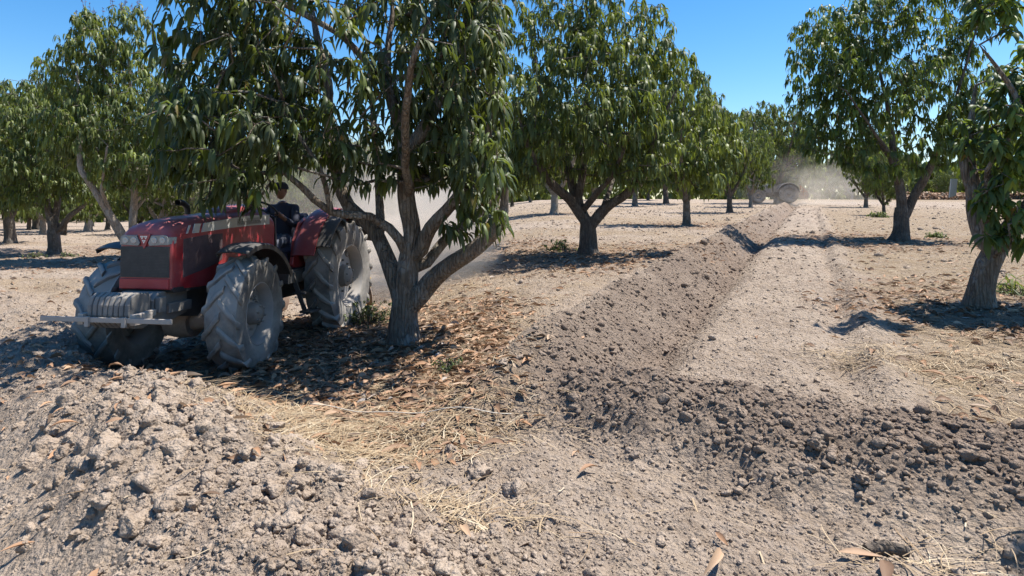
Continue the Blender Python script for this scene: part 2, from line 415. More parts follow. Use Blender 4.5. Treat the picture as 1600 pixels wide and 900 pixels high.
# ------------------------------------------------------------------ leaves
def nrm(a): return a / np.maximum(np.linalg.norm(a, axis=1, keepdims=True), 1e-9)
def leaf_arrays(rng, tips, dirs, tones, per, length, width, segs, fold, droop=1.0, alive=None):
    """rosettes of hanging lance-shaped leaves; returns V, quads, tone"""
    n = len(tips); cnt = rng.randint(int(per * 0.65), int(per * 1.35) + 1, n)
    idx = np.repeat(np.arange(n), cnt); m = len(idx)
    T = tips[idx]; D = dirs[idx]
    az = rng.rand(m) * 2 * math.pi
    ref = np.where(np.abs(D[:, 2:3]) < 0.9, np.array([[0, 0, 1.0]]), np.array([[1.0, 0, 0]]))
    U = nrm(np.cross(D, ref)); W = np.cross(D, U)
    rad = U * np.cos(az)[:, None] + W * np.sin(az)[:, None]
    sp = rng.uniform(-0.15, 0.9, m)[:, None]
    d0 = nrm(rad + D * sp)
    base = T - D * (rng.rand(m)[:, None] ** 1.3) * length * 0.55
    L = length * rng.uniform(0.42, 1.22, m); Wd = width * rng.uniform(0.75, 1.2, m) * (L / length) ** 0.5
    side = np.cross(d0, np.array([[0, 0, 1.0]])); side = nrm(side + 0.25 * rng.randn(m, 3))
    dr = droop * rng.uniform(0.75, 1.9, m)
    down = np.array([[0, 0, -1.0]])
    prof = {2: [0.25, 1.0, 0.12], 3: [0.25, 0.95, 0.8, 0.06], 4: [0.2, 0.85, 1.0, 0.68, 0.04]}[segs]
    P = base.copy(); rows = []
    for k in range(segs + 1):
        t = k / segs
        d = nrm(d0 * (1 - min(1, t)) + d0 * 0.15 + down * (dr * (t ** 0.8) * 1.25)[:, None])
        if k: P = P + d * (L / segs)[:, None]
        w = side * (Wd * 0.5 * prof[k])[:, None]
        if fold:
            nn = np.cross(side, d); off = nn * (Wd * 0.5 * prof[k] * 0.55)[:, None]
            rows.append((P + w - off * 1.0, P, P - w - off * 1.0))
        else: rows.append((P + w, P - w))
    c = len(rows[0]); V = np.stack([np.stack(r, 1) for r in rows], 1).reshape(-1, 3)      # m,(segs+1),c,3
    q = []
    for k in range(segs):
        for j in range(c - 1):
            a = k * c + j; q.append((a, a + 1, a + 1 + c, a + c))
    q = np.array(q); nv = (segs + 1) * c
    Q = (np.arange(m)[:, None, None] * nv + q[None]).reshape(-1, 4)
    tn = np.clip(tones[idx] + 0.09 * rng.randn(m), 0.03, 1)
    tn = np.where(rng.rand(m) < 0.012, 0.0, tn)
    return V, Q, np.repeat(tn, nv)

# ------------------------------------------------------------------ tree skeleton
class Skel:
    def __init__(s): s.P = []; s.par = []; s.w = []; s.rmin = []
    def add(s, p, par, rmin=0.0):
        s.P.append(np.array(p, float)); s.par.append(par); s.rmin.append(rmin); return len(s.P) - 1
def resample(pts, step):
    pts = np.array(pts, float); out = [pts[0]]
    # Catmull-Rom through the points
    ext = np.vstack([2 * pts[0] - pts[1], pts, 2 * pts[-1] - pts[-2]])
    for i in range(1, len(ext) - 2):
        a, b, c, d = ext[i - 1:i + 3]; n = max(1, int(np.linalg.norm(c[:3] - b[:3]) / step))
        for k in range(1, n + 1):
            t = k / n
            out.append(0.5 * ((2 * b) + (-a + c) * t + (2 * a - 5 * b + 4 * c - d) * t * t + (-a + 3 * b - 3 * c + d) * t ** 3))
    return np.array(out)
def tree_geo(seed, paths, tips, r0, twig=0.006, knot=0.1):
    """paths: polylines (x,y,z,r); first starts at the ground, the rest start on the nearest node so far."""
    rng = np.random.RandomState(seed); S = Skel()
    for pi, pth in enumerate(paths):
        pts = resample(pth, 0.14)
        if pi == 0: par = -1; st = 0
        else:
            A = np.array(S.P); par = int(np.argmin(np.linalg.norm(A - pts[0][:3], axis=1))); st = 1
        ph = rng.rand() * 9
        for k in range(st, len(pts)):
            p = pts[k][:3].copy()
            if not (pi == 0 and k < 2):
                wob = 0.02 + 0.012 * min(k, 6) * 0.3
                p += np.array([vnoise(k * 0.4 + ph, 1, seed), vnoise(k * 0.4 + ph, 5, seed), 0]) * wob
            par = S.add(p, par, pts[k][3])
    nlimb = len(S.P)
    order = np.argsort(np.linalg.norm(tips - np.array([0, 0, 1.2]), axis=1))
    A = np.zeros((nlimb + len(tips) * 5 + 10, 3)); A[:nlimb] = S.P; na = nlimb
    deg = np.zeros(len(A)); dirs = np.zeros_like(tips)
    trunkz = paths[0][0][2]
    for i in order:
        t = tips[i]
        D = t - A[:na]; dist = np.linalg.norm(D, axis=1)
        hz = np.linalg.norm(A[:na, :2], axis=1) - np.linalg.norm(t[:2])
        cost = dist + 0.5 * np.maximum(hz, 0) + 0.6 * np.maximum(-D[:, 2], 0) + 0.12 * deg[:na] + np.where(A[:na, 2] < 0.55, 5, 0)
        j = int(np.argmin(cost)); b = A[j]; L = dist[j]; deg[j] += 1
        n = max(1, min(4, int(L / 0.22)))
        out = np.array([t[0] - b[0], t[1] - b[1], 0.0]); ctrl = b + 0.5 * (t - b) + np.array([0, 0, -0.12 * L]) + 0.12 * L * rng.randn(3)
        par = j; prev = b
        for k in range(1, n + 1):
            q = k / n; p = (1 - q) ** 2 * b + 2 * q * (1 - q) * ctrl + q * q * t
            par = S.add(p, par); A[na] = p; na += 1; dlast = p - prev; prev = p
        dirs[i] = dlast / (np.linalg.norm(dlast) + 1e-6)
    P = np.array(S.P); par = np.array(S.par); n = len(P)
    w = np.zeros(n); kids = [[] for _ in range(n)]
    for i in range(1, n): kids[par[i]].append(i)
    for i in range(n - 1, -1, -1):
        if w[i] == 0: w[i] = 1
        if par[i] >= 0: w[par[i]] += w[i]
    rad = np.maximum(twig * w ** 0.40, np.array(S.rmin))
    rad = np.minimum(rad, r0)
    for i in range(1, n): rad[i] = min(rad[i], rad[par[i]])
    # chains
    V = []; Q = []; nv = 0
    starts = [(0, -1)]
    while starts:
        i, p = starts.pop(); ch = [p, i] if p >= 0 else [i]
        while kids[i]:
            ks = sorted(kids[i], key=lambda k: -rad[k] * 1e3 - w[k]); 
            for k in ks[1:]: starts.append((k, i))
            i = ks[0]; ch.append(i)
        pts = P[ch]; rr = rad[ch].copy()
        if p >= 0: rr[0] = min(rad[ch[0]], rr[1] * 1.15)
        if len(ch) < 2: continue
        m = 14 if rr[0] > 0.07 else (8 if rr[0] > 0.03 else (5 if rr[0] > 0.012 else 3))
        T = np.gradient(pts, axis=0); T = T / (np.linalg.norm(T, axis=1, keepdims=True) + 1e-9)
        u = np.cross(T[0], [0.3, 1, 0.2]); u /= np.linalg.norm(u) + 1e-9; ang = 2 * np.pi * np.arange(m) / m
        ring = []
        for k in range(len(ch)):
            u = u - T[k] * np.dot(u, T[k]); u /= np.linalg.norm(u) + 1e-9; v = np.cross(T[k], u)
            r = rr[k]
            if m >= 8:
                r = r * (1 + 0.16 * vnoise(np.cos(ang) * 1.3 + k * 0.25 + seed, np.sin(ang) * 1.3 + k * 0.3, 3) + knot * vnoise(np.full(m, k * 0.7), np.full(m, seed + len(V)), 9))
                if p < 0: r = r * (1 + 0.38 * np.exp(-max(pts[k][2], 0) / 0.13) * (1 + 0.5 * np.cos(ang * 5 + seed) * np.exp(-max(pts[k][2], 0) / 0.1)))
            ring.append(pts[k] + (np.cos(ang)[:, None] * u + np.sin(ang)[:, None] * v) * (r[:, None] if np.ndim(r) else r))
        V.append(np.vstack(ring)); a = np.arange(m); b = (a + 1) % m
        for k in range(len(ch) - 1):
            Q.append(np.stack([a + k * m, b + k * m, b + (k + 1) * m, a + (k + 1) * m], 1) + nv)
        nv += len(ch) * m
    return np.vstack(V), np.vstack(Q), dirs

def crown_tips(rng, blobs, n, shell=4.0, floor=0.7, keep=None, jitter=0.0):
    """points spread towards the skins of overlapping blobs (cx,cy,cz,rx,ry,rz)"""
    B = np.array(blobs, float); vol = (B[:, 3] * B[:, 4] * B[:, 5]) ** (0.75); vol /= vol.sum()
    out = []
    while sum(len(o) for o in out) < n:
        k = rng.choice(len(B), 4 * n, p=vol); d = rng.randn(4 * n, 3); d /= np.linalg.norm(d, axis=1, keepdims=True)
        r = rng.rand(4 * n) ** (1 / shell); p = B[k, :3] + d * r[:, None] * B[k, 3:6]
        # drop points deep inside another blob
        q = np.min(np.linalg.norm((p[:, None, :] - B[None, :, :3]) / B[None, :, 3:6], axis=2) + np.where(np.arange(len(B))[None] == k[:, None], 9, 0), axis=1)
        ok = (p[:, 2] > floor) & (q > 0.55 * rng.rand(len(q)) + 0.35)
        if keep is not None: ok &= keep(p)
        out.append(p[ok])
    return np.vstack(out)[:n]

def make_tree(name, seed, x, y, rz, paths, blobs, n_ros, per, llen, lwid, segs, fold, r0, leafmat, barkmat, keep=None, shell=4.0, floor=0.7, tone=(0.42, 0.2), twig=0.006, young=0.1, droop=1.0, flowers=0, sink=0.06, zoff=0.0, tonefn=None):
    rng = np.random.RandomState(seed)
    tips = crown_tips(rng, blobs, n_ros, shell, floor, keep)
    V, Q, dirs = tree_geo(seed, paths, tips, r0, twig)
    root = empty(name, (x, y, gz0(x, y) - sink + zoff), rz)
    mesh_np('trunk', V, Q, M[barkmat], root, smooth=True)
    cen = tips.mean(0); outw = tips - cen; outw = outw / (np.linalg.norm(outw, axis=1, keepdims=True) + 1e-6)
    d = nrm(dirs * 0.5 + outw * 0.6 + np.array([[0, 0, 0.35]]) + 0.25 * rng.randn(*dirs.shape))
    tones = np.clip(tone[0] + tone[1] * rng.randn(len(tips)), 0.05, 0.95)
    tones = np.where(rng.rand(len(tips)) < young, rng.uniform(0.75, 1.0, len(tips)), tones)
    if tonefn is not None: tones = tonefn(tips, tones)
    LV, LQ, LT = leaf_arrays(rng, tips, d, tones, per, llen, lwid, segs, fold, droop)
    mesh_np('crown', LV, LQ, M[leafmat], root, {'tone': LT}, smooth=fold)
    if flowers:
        top = tips[np.argsort(-tips[:, 2] - 0.25 * np.linalg.norm(tips[:, :2], axis=1) * 0 + 0.5 * rng.rand(len(tips)))][:flowers]
        mb = MB()
        for p in top:
            h = rng.uniform(0.18, 0.34); lean = rng.randn(2) * 0.05
            mb.tube([p, p + np.array([lean[0], lean[1], h])], [0.008, 0.003], 3)
            for _ in range(7):
                t = rng.uniform(0.35, 1); a = rng.rand() * 6.28; q = p + np.array([lean[0] * t, lean[1] * t, h * t]); e = 0.09 * (1.15 - t)
                mb.tube([q, q + np.array([math.cos(a) * e, math.sin(a) * e, e * 0.5])], [0.006, 0.008], 3)
        mb.build('blossom', M['blossom'], root)
    return root
M['blossom'] = mat_simple('blossom', (0.16, 0.085, 0.10), 0.8)

def auto_blobs(rng, R_, H, zc, n=11, flat=0.85, xs=1.0):
    """lumpy mango crown: big core + lumps on its skin"""
    b = [(0, 0, zc, R_ * 0.72 * xs, R_ * 0.72, (H - zc) * 0.8)]
    for k in range(n):
        a = 2.399 * k + rng.uniform(-0.4, 0.4); e = rng.uniform(-0.75, 1.0)
        rr = R_ * 0.62 * math.sqrt(max(0.05, 1 - (e * 0.8) ** 2)) * rng.uniform(0.85, 1.1)
        s = rng.uniform(0.30, 0.48) * R_
        b.append((rr * math.cos(a) * xs, rr * math.sin(a), zc + e * (H - zc) * 0.66, s, s, s * 0.85))
    return b
def auto_paths(rng, H, r0, fork, spread, n=4):
    ln = (0, 0, 0); a0 = rng.rand() * 6.28
    lean = rng.randn(2) * 0.06
    P = [[(0, 0, -0.15, r0 * 1.0), (lean[0] * 0.3, lean[1] * 0.3, fork * 0.5, r0 * 0.92), (lean[0], lean[1], fork, r0 * 0.85)]]
    for k in range(n):
        a = a0 + 2 * math.pi * k / n + rng.uniform(-0.35, 0.35); s = spread * rng.uniform(0.7, 1.15); h = H * rng.uniform(0.62, 0.82)
        P.append([(lean[0], lean[1], fork, r0 * 0.62),
                  (lean[0] + math.cos(a) * s * 0.33, lean[1] + math.sin(a) * s * 0.33, fork + 0.18 * (h - fork) + 0.1, r0 * 0.5),
                  (math.cos(a) * s * 0.62, math.sin(a) * s * 0.62, fork + 0.5 * (h - fork), r0 * 0.33),
                  (math.cos(a + 0.2) * s * 0.85, math.sin(a + 0.2) * s * 0.85, h, r0 * 0.12)])
        q = rng.randint(2); aa = a + (0.9 if q else -0.9)
        P.append([(math.cos(a) * s * 0.4, math.sin(a) * s * 0.4, fork + 0.27 * (h - fork), r0 * 0.35),
                  (math.cos(aa) * s * 0.8, math.sin(aa) * s * 0.8, fork + 0.45 * (h - fork), r0 * 0.2), (math.cos(aa) * s * 1.05, math.sin(aa) * s * 1.05, fork + 0.62 * (h - fork), r0 * 0.08)])
    return P
def gz0(x, y): return float(macro(np.array([x]), np.array([y]))[0])

# ------------------------------------------------------------------ where the trees stand (photo pixel of the trunk foot -> ground)
def tp(px, py): return gp(px, py)
HERO = tp(632, 538)
T_B = tp(920, 398); T_R2 = tp(1405, 376); T_R1 = tp(1534, 484); T_E = tp(207, 410); T_F = tp(85, 396)
TREES_AT += [(HERO[0], HERO[1], 3.0), (T_B[0] - 0.2, T_B[1], 3.4), (T_R2[0] - 1.2, T_R2[1], 3.6), (T_R1[0], T_R1[1], 1.9), (T_E[0], T_E[1], 3.5), (T_F[0], T_F[1], 3.5)]
L_ = 'mango trees of the orchard'
def S8(px, py, dy=0.0, r=0.05, d=HERO[1], bx=632, by=538):   # limb point of the big tree, from its own height and spread
    k = d / F
    return ((px - bx) * k, dy, (by - py) * k, r)
def limb(*pts): return [S8(*p) for p in pts]
hero_paths = [
    limb((632, 552, 0, .185), (632, 520, 0, .17), (632, 455, 0, .155), (638, 400, 0.02, .125), (642, 360, 0.05, .105), (636, 300, 0.05, .10), (632, 250, 0.1, .095), (626, 200, 0.15, .085), (604, 135, 0.2, .06), (596, 70, 0.3, .045), (604, 0, 0.4, .03), (600, -80, .5, .015)),
    limb((630, 470, 0, .11), (603, 405, .15, .10), (572, 352, .3, .09), (535, 318, .4, .08), (512, 270, .5, .075), (494, 190, .6, .07), (488, 110, .6, .06), (470, 40, .7, .045), (450, -60, .8, .02)),
    limb((640, 390, 0, .06), (612, 350, -.1, .055), (585, 332, -.2, .05), (528, 325, -.3, .042), (490, 288, -.4, .036), (466, 266, -.5, .03), (415, 268, -.6, .022), (370, 235, -.6, .014)),
    limb((652, 400, 0, .085), (676, 350, -.15, .08), (712, 308, -.3, .07), (750, 262, -.5, .05), (772, 190, -.6, .035), (770, 110, -.7, .02)),
    limb((655, 420, 0, .07), (690, 375, .2, .065), (738, 335, .4, .055), (778, 292, .5, .04), (788, 230, .6, .025)),
    limb((645, 470, 0, .125), (672, 436, -.1, .115), (712, 402, -.25, .10), (750, 376, -.4, .085), (785, 340, -.5, .06), (792, 285, -.6, .035)),
    limb((634, 230, 0.1, .085), (660, 195, .1, .08), (690, 130, .15, .075), (715, 60, .2, .065), (738, -10, .3, .05), (750, -90, .4, .025)),
    limb((588, 370, .25, .06), (580, 300, .5, .055), (565, 220, .8, .045), (552, 140, 1.0, .035), (540, 60, 1.2, .02)),
    limb((500, 225, .6, .045), (468, 180, .4, .035), (430, 150, .3, .028), (360, 120, .2, .018), (310, 125, 0, .01)),
    limb((606, 140, .2, .05), (560, 75, -.2, .04), (510, 45, -.6, .03), (440, 20, -.9, .024), (380, 15, -1.2, .014)),
    limb((528, 325, -.3, .035), (520, 262, -.5, .028), (480, 200, -.45, .022), (470, 140, -.8, .015)),
    limb((640, 300, 0, .05), (650, 240, -.8, .045), (668, 160, -1.4, .035), (700, 90, -1.7, .022)),
    limb((740, 375, -.4, .045), (762, 352, .2, .035), (785, 300, .9, .025)),
]
hero_blobs = [(-1.6, -.9, 1.95, .62, .5, .42), (0.9, -.3, 1.75, .5, .9, .45), (.3, .3, 2.3, .6, .9, .5), (-.6, -.6, 2.3, .7, .8, .45), (-2.6, -.6, 2.4, .7, .6, .45), (1.05, -.9, 2.2, .45, .9, .45), (-2.5, -0.4, 3.35, 1.05, 1.6, 0.75), (-1.6, -0.9, 4.2, 1.35, 1.5, .8), (-1.9, 1.0, 3.2, 1.2, 1.3, 1.0), (-0.4, -1.3, 3.7, 1.2, 1.2, 1.0), (0.3, 0.9, 3.6, 1.1, 1.4, 1.3),
              (0.75, -0.7, 3.2, .75, 1.3, 1.05), (0.9, 0.3, 2.5, .6, 1.2, .7), (-1.7, -0.9, 2.45, 1.0, 1.1, .5), (-0.3, 0.6, 5.0, 1.9, 1.9, 1.0), (-0.7, -0.2, 2.7, 1.2, 1.5, .6), (-2.7, 0.2, 2.75, .7, 1.0, .55), (0.95, -0.4, 4.3, .7, 1.3, .9), (-1.2, -0.5, 5.1, 1.2, 1.3, .6)]
def hero_keep(p):
    X = p[:, 0] + HERO[0]; Y = p[:, 1] + HERO[1]
    nz = 0.35 * vnoise(p[:, 0] * 2, p[:, 1] * 2, 1)
    low = np.where(p[:, 0] > 0.5, 1.3, np.where(p[:, 0] > -1.0, 1.85, 1.8)) + nz
    lft = -3.0 + 0.55 * sst(3.2, 4.3, p[:, 2]) + 0.5 * sst(4.2, 5.5, p[:, 2]) + 0.6 * nz
    low = np.where((p[:, 0] > -2.2) & (p[:, 0] < -1.0), 1.5 + nz, low)
    thin = (p[:, 1] < 0.1) & (p[:, 0] > -1.5) & (p[:, 0] < 0.75) & (p[:, 2] < 4.2) & (vnoise(p[:, 0] * 9, p[:, 2] * 9 + p[:, 1] * 7, 3) < 0.12)
    gap = vnoise(p[:, 0] * 1.9 + 3, p[:, 2] * 1.9 + p[:, 1] * 1.1, 12) < -0.17
    return ~gap & ~thin & (X < 0.12 * vnoise(p[:, 2] * 3, p[:, 1] * 3, 5) - 0.06) & (p[:, 2] > low) & (p[:, 0] * 8 / np.maximum(Y, 5) > lft)
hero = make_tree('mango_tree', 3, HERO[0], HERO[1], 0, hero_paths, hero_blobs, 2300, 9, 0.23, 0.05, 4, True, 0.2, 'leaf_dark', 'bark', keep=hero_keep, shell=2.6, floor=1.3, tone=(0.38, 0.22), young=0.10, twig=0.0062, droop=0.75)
tag(hero, 'large dark mango tree with many pale spreading limbs beside the red tractor', 'tree', L_)

# tree right of the seam, 16 m off
rng = np.random.RandomState(21)
kB = T_B[1] / F
def SB(px, py, dy, r): return ((px - 920) * kB, dy, (398 - py) * kB, r)
B_paths = [
    [SB(920, 406, 0, .24), SB(919, 370, 0, .21), SB(918, 345, 0, .19)],
    [SB(918, 348, 0, .16), SB(905, 318, .1, .14), SB(895, 280, .3, .11), SB(884, 230, .5, .08), SB(850, 150, .6, .05), SB(838, 80, .7, .03)],
    [SB(912, 340, 0, .13), SB(890, 310, -.2, .12), SB(858, 282, -.5, .10), SB(825, 230, -.8, .07), SB(806, 160, -1, .04)],
    [SB(922, 352, 0, .14), SB(945, 322, -.2, .12), SB(975, 300, -.4, .10), SB(1000, 262, -.6, .07), (SB(1018, 200, -.8, .045)), SB(1040, 150, -1, .02)],
    [SB(912, 325, 0, .09), SB(928, 300, -.5, .07), SB(950, 268, -1, .05), SB(970, 210, -1.4, .03)],
    [SB(903, 315, 0, .10), SB(912, 250, 0, .085), SB(918, 160, 0, .06), SB(922, 60, .2, .04), SB(915, -30, .2, .02)],
    [SB(940, 328, 0, .07), SB(962, 290, .8, .055), SB(985, 230, 1.4, .035), SB(1000, 150, 1.6, .02)],
]
B_blobs = [(-2.2, -.3, 2.0, .9, 1.0, .5), (-1.9, 0, 3.2, 1.0, 1.2, .9), (2.6, -.3, 2.0, .7, .8, .45), (1.0, -1.2, 2.1, .7, .7, .4), (3.2, 0, 2.8, .6, .7, .6), (-0.1, 0, 3.6, 2.0, 2.2, 1.9), (-1.3, -0.6, 2.6, 1.0, 1.2, .7), (1.6, -0.5, 3.3, 1.35, 1.5, 1.0), (2.4, 0, 2.7, 1.1, 1.2, .8), (-1.2, 0.3, 4.9, 1.3, 1.4, 1.2), (0.8, 0, 5.2, 1.35, 1.4, 1.2), (1.0, -0.9, 4.4, 1.2, 1.1, .8),
           (0.2, -1.7, 3.2, 1.1, .9, .8), (-1.6, -1, 3.9, 1.0, 1.0, .8), (0.4, -0.6, 2.5, .9, 1.2, .5), (-0.4, 0.2, 6.4, 1.5, 1.5, 1.0), (1.9, -0.2, 4.3, .8, 1.0, .8), (2.9, .2, 3.4, .75, .8, .7)]
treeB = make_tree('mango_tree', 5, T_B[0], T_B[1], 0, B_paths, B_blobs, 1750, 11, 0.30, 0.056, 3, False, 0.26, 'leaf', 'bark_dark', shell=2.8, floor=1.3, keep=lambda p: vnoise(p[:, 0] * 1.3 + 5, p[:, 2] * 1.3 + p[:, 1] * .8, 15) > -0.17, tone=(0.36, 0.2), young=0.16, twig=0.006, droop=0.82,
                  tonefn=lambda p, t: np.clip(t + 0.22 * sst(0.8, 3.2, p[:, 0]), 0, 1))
tag(treeB, 'mango tree with low forked dark trunk, nearest tree left of the long furrow', 'tree', L_)

# tree on the right of the track, 20 m off
kR = T_R2[1] / F
def SR(px, py, dy, r): return ((px - 1405) * kR, dy, (376 - py) * kR, r)
R_paths = [
    [SR(1405, 384, 0, .25), SR(1408, 350, 0, .22), SR(1409, 322, 0, .19)],
    [SR(1409, 330, 0, .15), SR(1407, 295, 0, .13), SR(1403, 240, .2, .10), SR(1395, 160, .3, .06), SR(1380, 80, .4, .03)],
    [SR(1412, 338, 0, .15), SR(1428, 305, 0, .13), SR(1442, 270, -.2, .11), SR(1460, 210, -.4, .07), SR(1480, 130, -.6, .04), SR(1500, 50, -.7, .02)],
    [SR(1430, 302, 0, .06), SR(1455, 286, .4, .05), SR(1478, 270, .8, .04), SR(1500, 225, 1, .02)],
    [SR(1404, 285, 0, .08), SR(1370, 240, -.6, .06), SR(1330, 200, -1, .04), SR(1290, 150, -1.2, .02)],
    [SR(1402, 250, .2, .07), SR(1360, 170, .8, .05), SR(1320, 90, 1.2, .025)],
]
R_blobs = [(-0.3, 0, 4.2, 2.1, 2.2, 1.9), (-2.3, -0.2, 5.3, 1.3, 1.4, 1.1), (-1.8, 0, 3.4, 1.35, 1.4, 1.0), (-1.1, -0.6, 2.5, 1.1, 1.1, .7), (0.6, -0.5, 3.0, 1.2, 1.2, .8), (-1.0, 0.2, 6.6, 1.5, 1.5, 1.1), (1.5, 0.2, 5.0, 1.3, 1.4, 1.4),
           (1.7, 0, 6.8, 1.2, 1.3, 1.2), (-2.6, 0, 6.4, .8, 1.0, .8), (0.3, 0, 7.6, 1.6, 1.5, .8), (2.4, 0, 7.7, .7, .8, .6), (1.9, -.3, 3.6, 1.0, 1.1, .9), (-2.9, 0.1, 4.6, .7, .8, .6)]
treeR = make_tree('mango_tree', 8, T_R2[0], T_R2[1], 0, R_paths, R_blobs, 1750, 11, 0.31, 0.062, 3, False, 0.28, 'leaf_fresh', 'bark_dark', shell=2.8, floor=1.7, keep=lambda p: vnoise(p[:, 0] * 1.3 + 1, p[:, 2] * 1.3 + p[:, 1] * .8, 17) > -0.19, tone=(0.38, 0.2), young=0.16, twig=0.006, droop=0.82)
tag(treeR, 'tall green mango tree with V shaped dark trunk right of the track', 'tree', L_)

# nearest tree on the right edge
k1 = T_R1[1] / F
def S1(px, py, dy, r): return ((px - 1534) * k1, dy, (484 - py) * k1, r)
N_paths = [
    [S1(1528, 496, 0, .18), S1(1532, 450, 0, .15), S1(1542, 410, 0, .14), S1(1553, 388, 0, .13)],
    [S1(1552, 388, 0, .14), S1(1575, 350, -.1, .12), S1(1600, 312, -.2, .11), S1(1640, 250, -.3, .09), S1(1660, 170, -.4, .06), S1(1665, 90, -.4, .03)],
    [S1(1548, 392, 0.05, .12), S1(1549, 340, .25, .115), S1(1550, 290, .35, .10), S1(1546, 250, .4, .09), S1(1560, 190, .5, .05), S1(1570, 120, .5, .02)],
    [S1(1540, 400, 0, .05), S1(1528, 330, -.1, .055), S1(1524, 285, -.2, .045), S1(1515, 265, -.3, .03), S1(1532, 220, -.5, .025)],
    [S1(1600, 312, -.2, .06), S1(1580, 240, -.3, .045), S1(1555, 165, -.4, .035), S1(1520, 110, -.4, .022), S1(1495, 80, -.4, .012)],
    [S1(1545, 400, 0, .03), S1(1530, 375, -.5, .022), S1(1510, 345, -.7, .015)],
]
N_blobs = [(0.1, -.4, 2.35, .5, .5, .5), (.35, -.5, 1.75, .45, .4, .35), (.75, -.5, 2.6, .5, .5, .5), (-.1, -.5, 1.45, .3, .3, .25), (-.2, -.3, 4.25, .35, .4, .4), (.3, -.3, 3.3, .35, .4, .3), (0.45, -.2, 2.3, .8, .9, .55), (0.9, 0, 3.0, .7, .8, .5), (0.1, -.3, 1.75, .5, .5, .3), (-0.15, -.6, 1.15, .38, .35, .33), (1.2, -.2, 2.2, .9, .9, .6), (0.25, -.3, 2.75, .42, .45, .35), (-0.1, -.4, 3.9, .3, .35, .35), (0.6, -.5, 1.5, .5, .3, .3), (1.9, 0, 3.2, 1.0, 1.0, .9)]
treeN = make_tree('mango_tree', 9, T_R1[0], T_R1[1], 0, N_paths, N_blobs, 430, 10, 0.26, 0.07, 4, True, 0.19, 'leaf_fresh', 'bark', shell=2.4, floor=0.75, tone=(0.42, 0.22), young=0.22, twig=0.007, droop=0.55)
tag(treeN, 'nearest mango tree at the right edge, leaning rough forked trunk and broad glossy leaves', 'tree', L_)

# left: tree with the pale leaning stem, and the one in front of it
kE = T_E[1] / F
def SE(px, py, dy, r): return ((px - 207) * kE, dy, (410 - py) * kE, r)
E_paths = [
    [SE(207, 418, 0, .22), SE(205, 385, 0, .19), SE(204, 365, 0, .17)],
    [SE(200, 382, -.1, .16), SE(188, 345, -.4, .13), SE(178, 322, -.6, .11), SE(166, 290, -.8, .10), SE(154, 262, -.9, .08), SE(150, 200, -.8, .06), SE(140, 120, -.6, .03)],
    [SE(207, 370, 0, .13), SE(209, 310, 0, .11), SE(212, 240, 0, .07), SE(205, 150, 0, .04), SE(200, 80, 0, .02)],
    [SE(209, 320, 0, .06), SE(235, 290, .3, .05), SE(262, 280, .5, .03), SE(290, 240, .6, .02)],
    [SE(185, 335, -.4, .06), SE(190, 300, -1, .05), SE(215, 240, -1.6, .03)],
    [SE(205, 340, 0, .06), SE(235, 260, 1, .05), SE(255, 180, 1.5, .03)],
]
E_blobs = [(-0.3, 0, 4.3, 2.0, 2.0, 1.7), (-1.0, 0, 7.3, 1.3, 1.3, .9), (-1.9, 0, 6.2, 1.3, 1.3, 1.0), (0.5, -.4, 3.2, 1.6, 1.4, 1.0), (1.5, 0, 3.0, 1.3, 1.3, .9), (-1.3, -.8, 4.6, 1.2, 1.0, .9), (0.8, -.3, 4.9, 1.3, 1.3, .9), (-0.1, .3, 6.0, 1.3, 1.3, 1.2), (2.4, .2, 2.6, .9, 1, .7), (-2.2, 0, 4.2, 1.0, 1.2, 1.2), (-.1, 0, 8.0, .7, .7, .6), (-1.5, 0, 8.1, .5, .5, .35)]
treeE = make_tree('mango_tree', 14, T_E[0], T_E[1], 0, E_paths, E_blobs, 1800, 11, 0.32, 0.062, 3, False, 0.24, 'leaf', 'bark_pale', shell=2.8, floor=1.7, tone=(0.45, 0.2), young=0.15, twig=0.006, flowers=26)
tag(treeE, 'mango tree with a pale leaning stem and purple blossom spikes directly behind the red tractor', 'tree', L_)
kF = T_F[1] / F
def SF(px, py, dy, r): return ((px - 85) * kF, dy, (396 - py) * kF, r)
F_paths = [
    [SF(85, 402, 0, .25), SF(85, 370, 0, .23), SF(83, 345, 0, .21)],
    [SF(82, 350, 0, .16), SF(72, 315, 0, .12), SF(50, 280, -.3, .08), SF(25, 240, -.5, .04)],
    [SF(92, 358, 0, .12), SF(108, 335, 0, .11), SF(130, 310, .2, .08), SF(145, 260, .4, .04)],
    [SF(84, 350, 0, .14), SF(86, 290, .3, .1), SF(95, 220, .5, .05), SF(90, 150, .5, .03)],
]
F_blobs = [(0, 0, 4.4, 2.3, 2.2, 1.9), (-1.6, -.5, 3.4, 1.5, 1.4, 1.1), (1.5, -.6, 3.3, 1.4, 1.3, 1.1), (-0.8, 0, 6.0, 1.5, 1.5, 1.2), (0.8, 0.2, 6.4, 1.3, 1.3, .9), (-2.2, 0, 5.0, 1.2, 1.2, 1.0), (1.9, .3, 5.1, 1.1, 1.2, 1.0), (0, -1.6, 3.8, 1.3, .9, 1.0), (0.2, -1.4, 5.3, 1.2, .9, .9), (-.4, -1, 2.5, 1.2, 1, .5)]
treeF = make_tree('mango_tree', 15, T_F[0], T_F[1], 0, F_paths, F_blobs, 1700, 11, 0.32, 0.062, 3, False, 0.27, 'leaf', 'bark_dark', shell=2.8, floor=1.75, tone=(0.42, 0.2), young=0.12, twig=0.0065, flowers=18)
tag(treeF, 'round mango tree with thick dark trunk left of the tractor, second from the left edge', 'tree', L_)

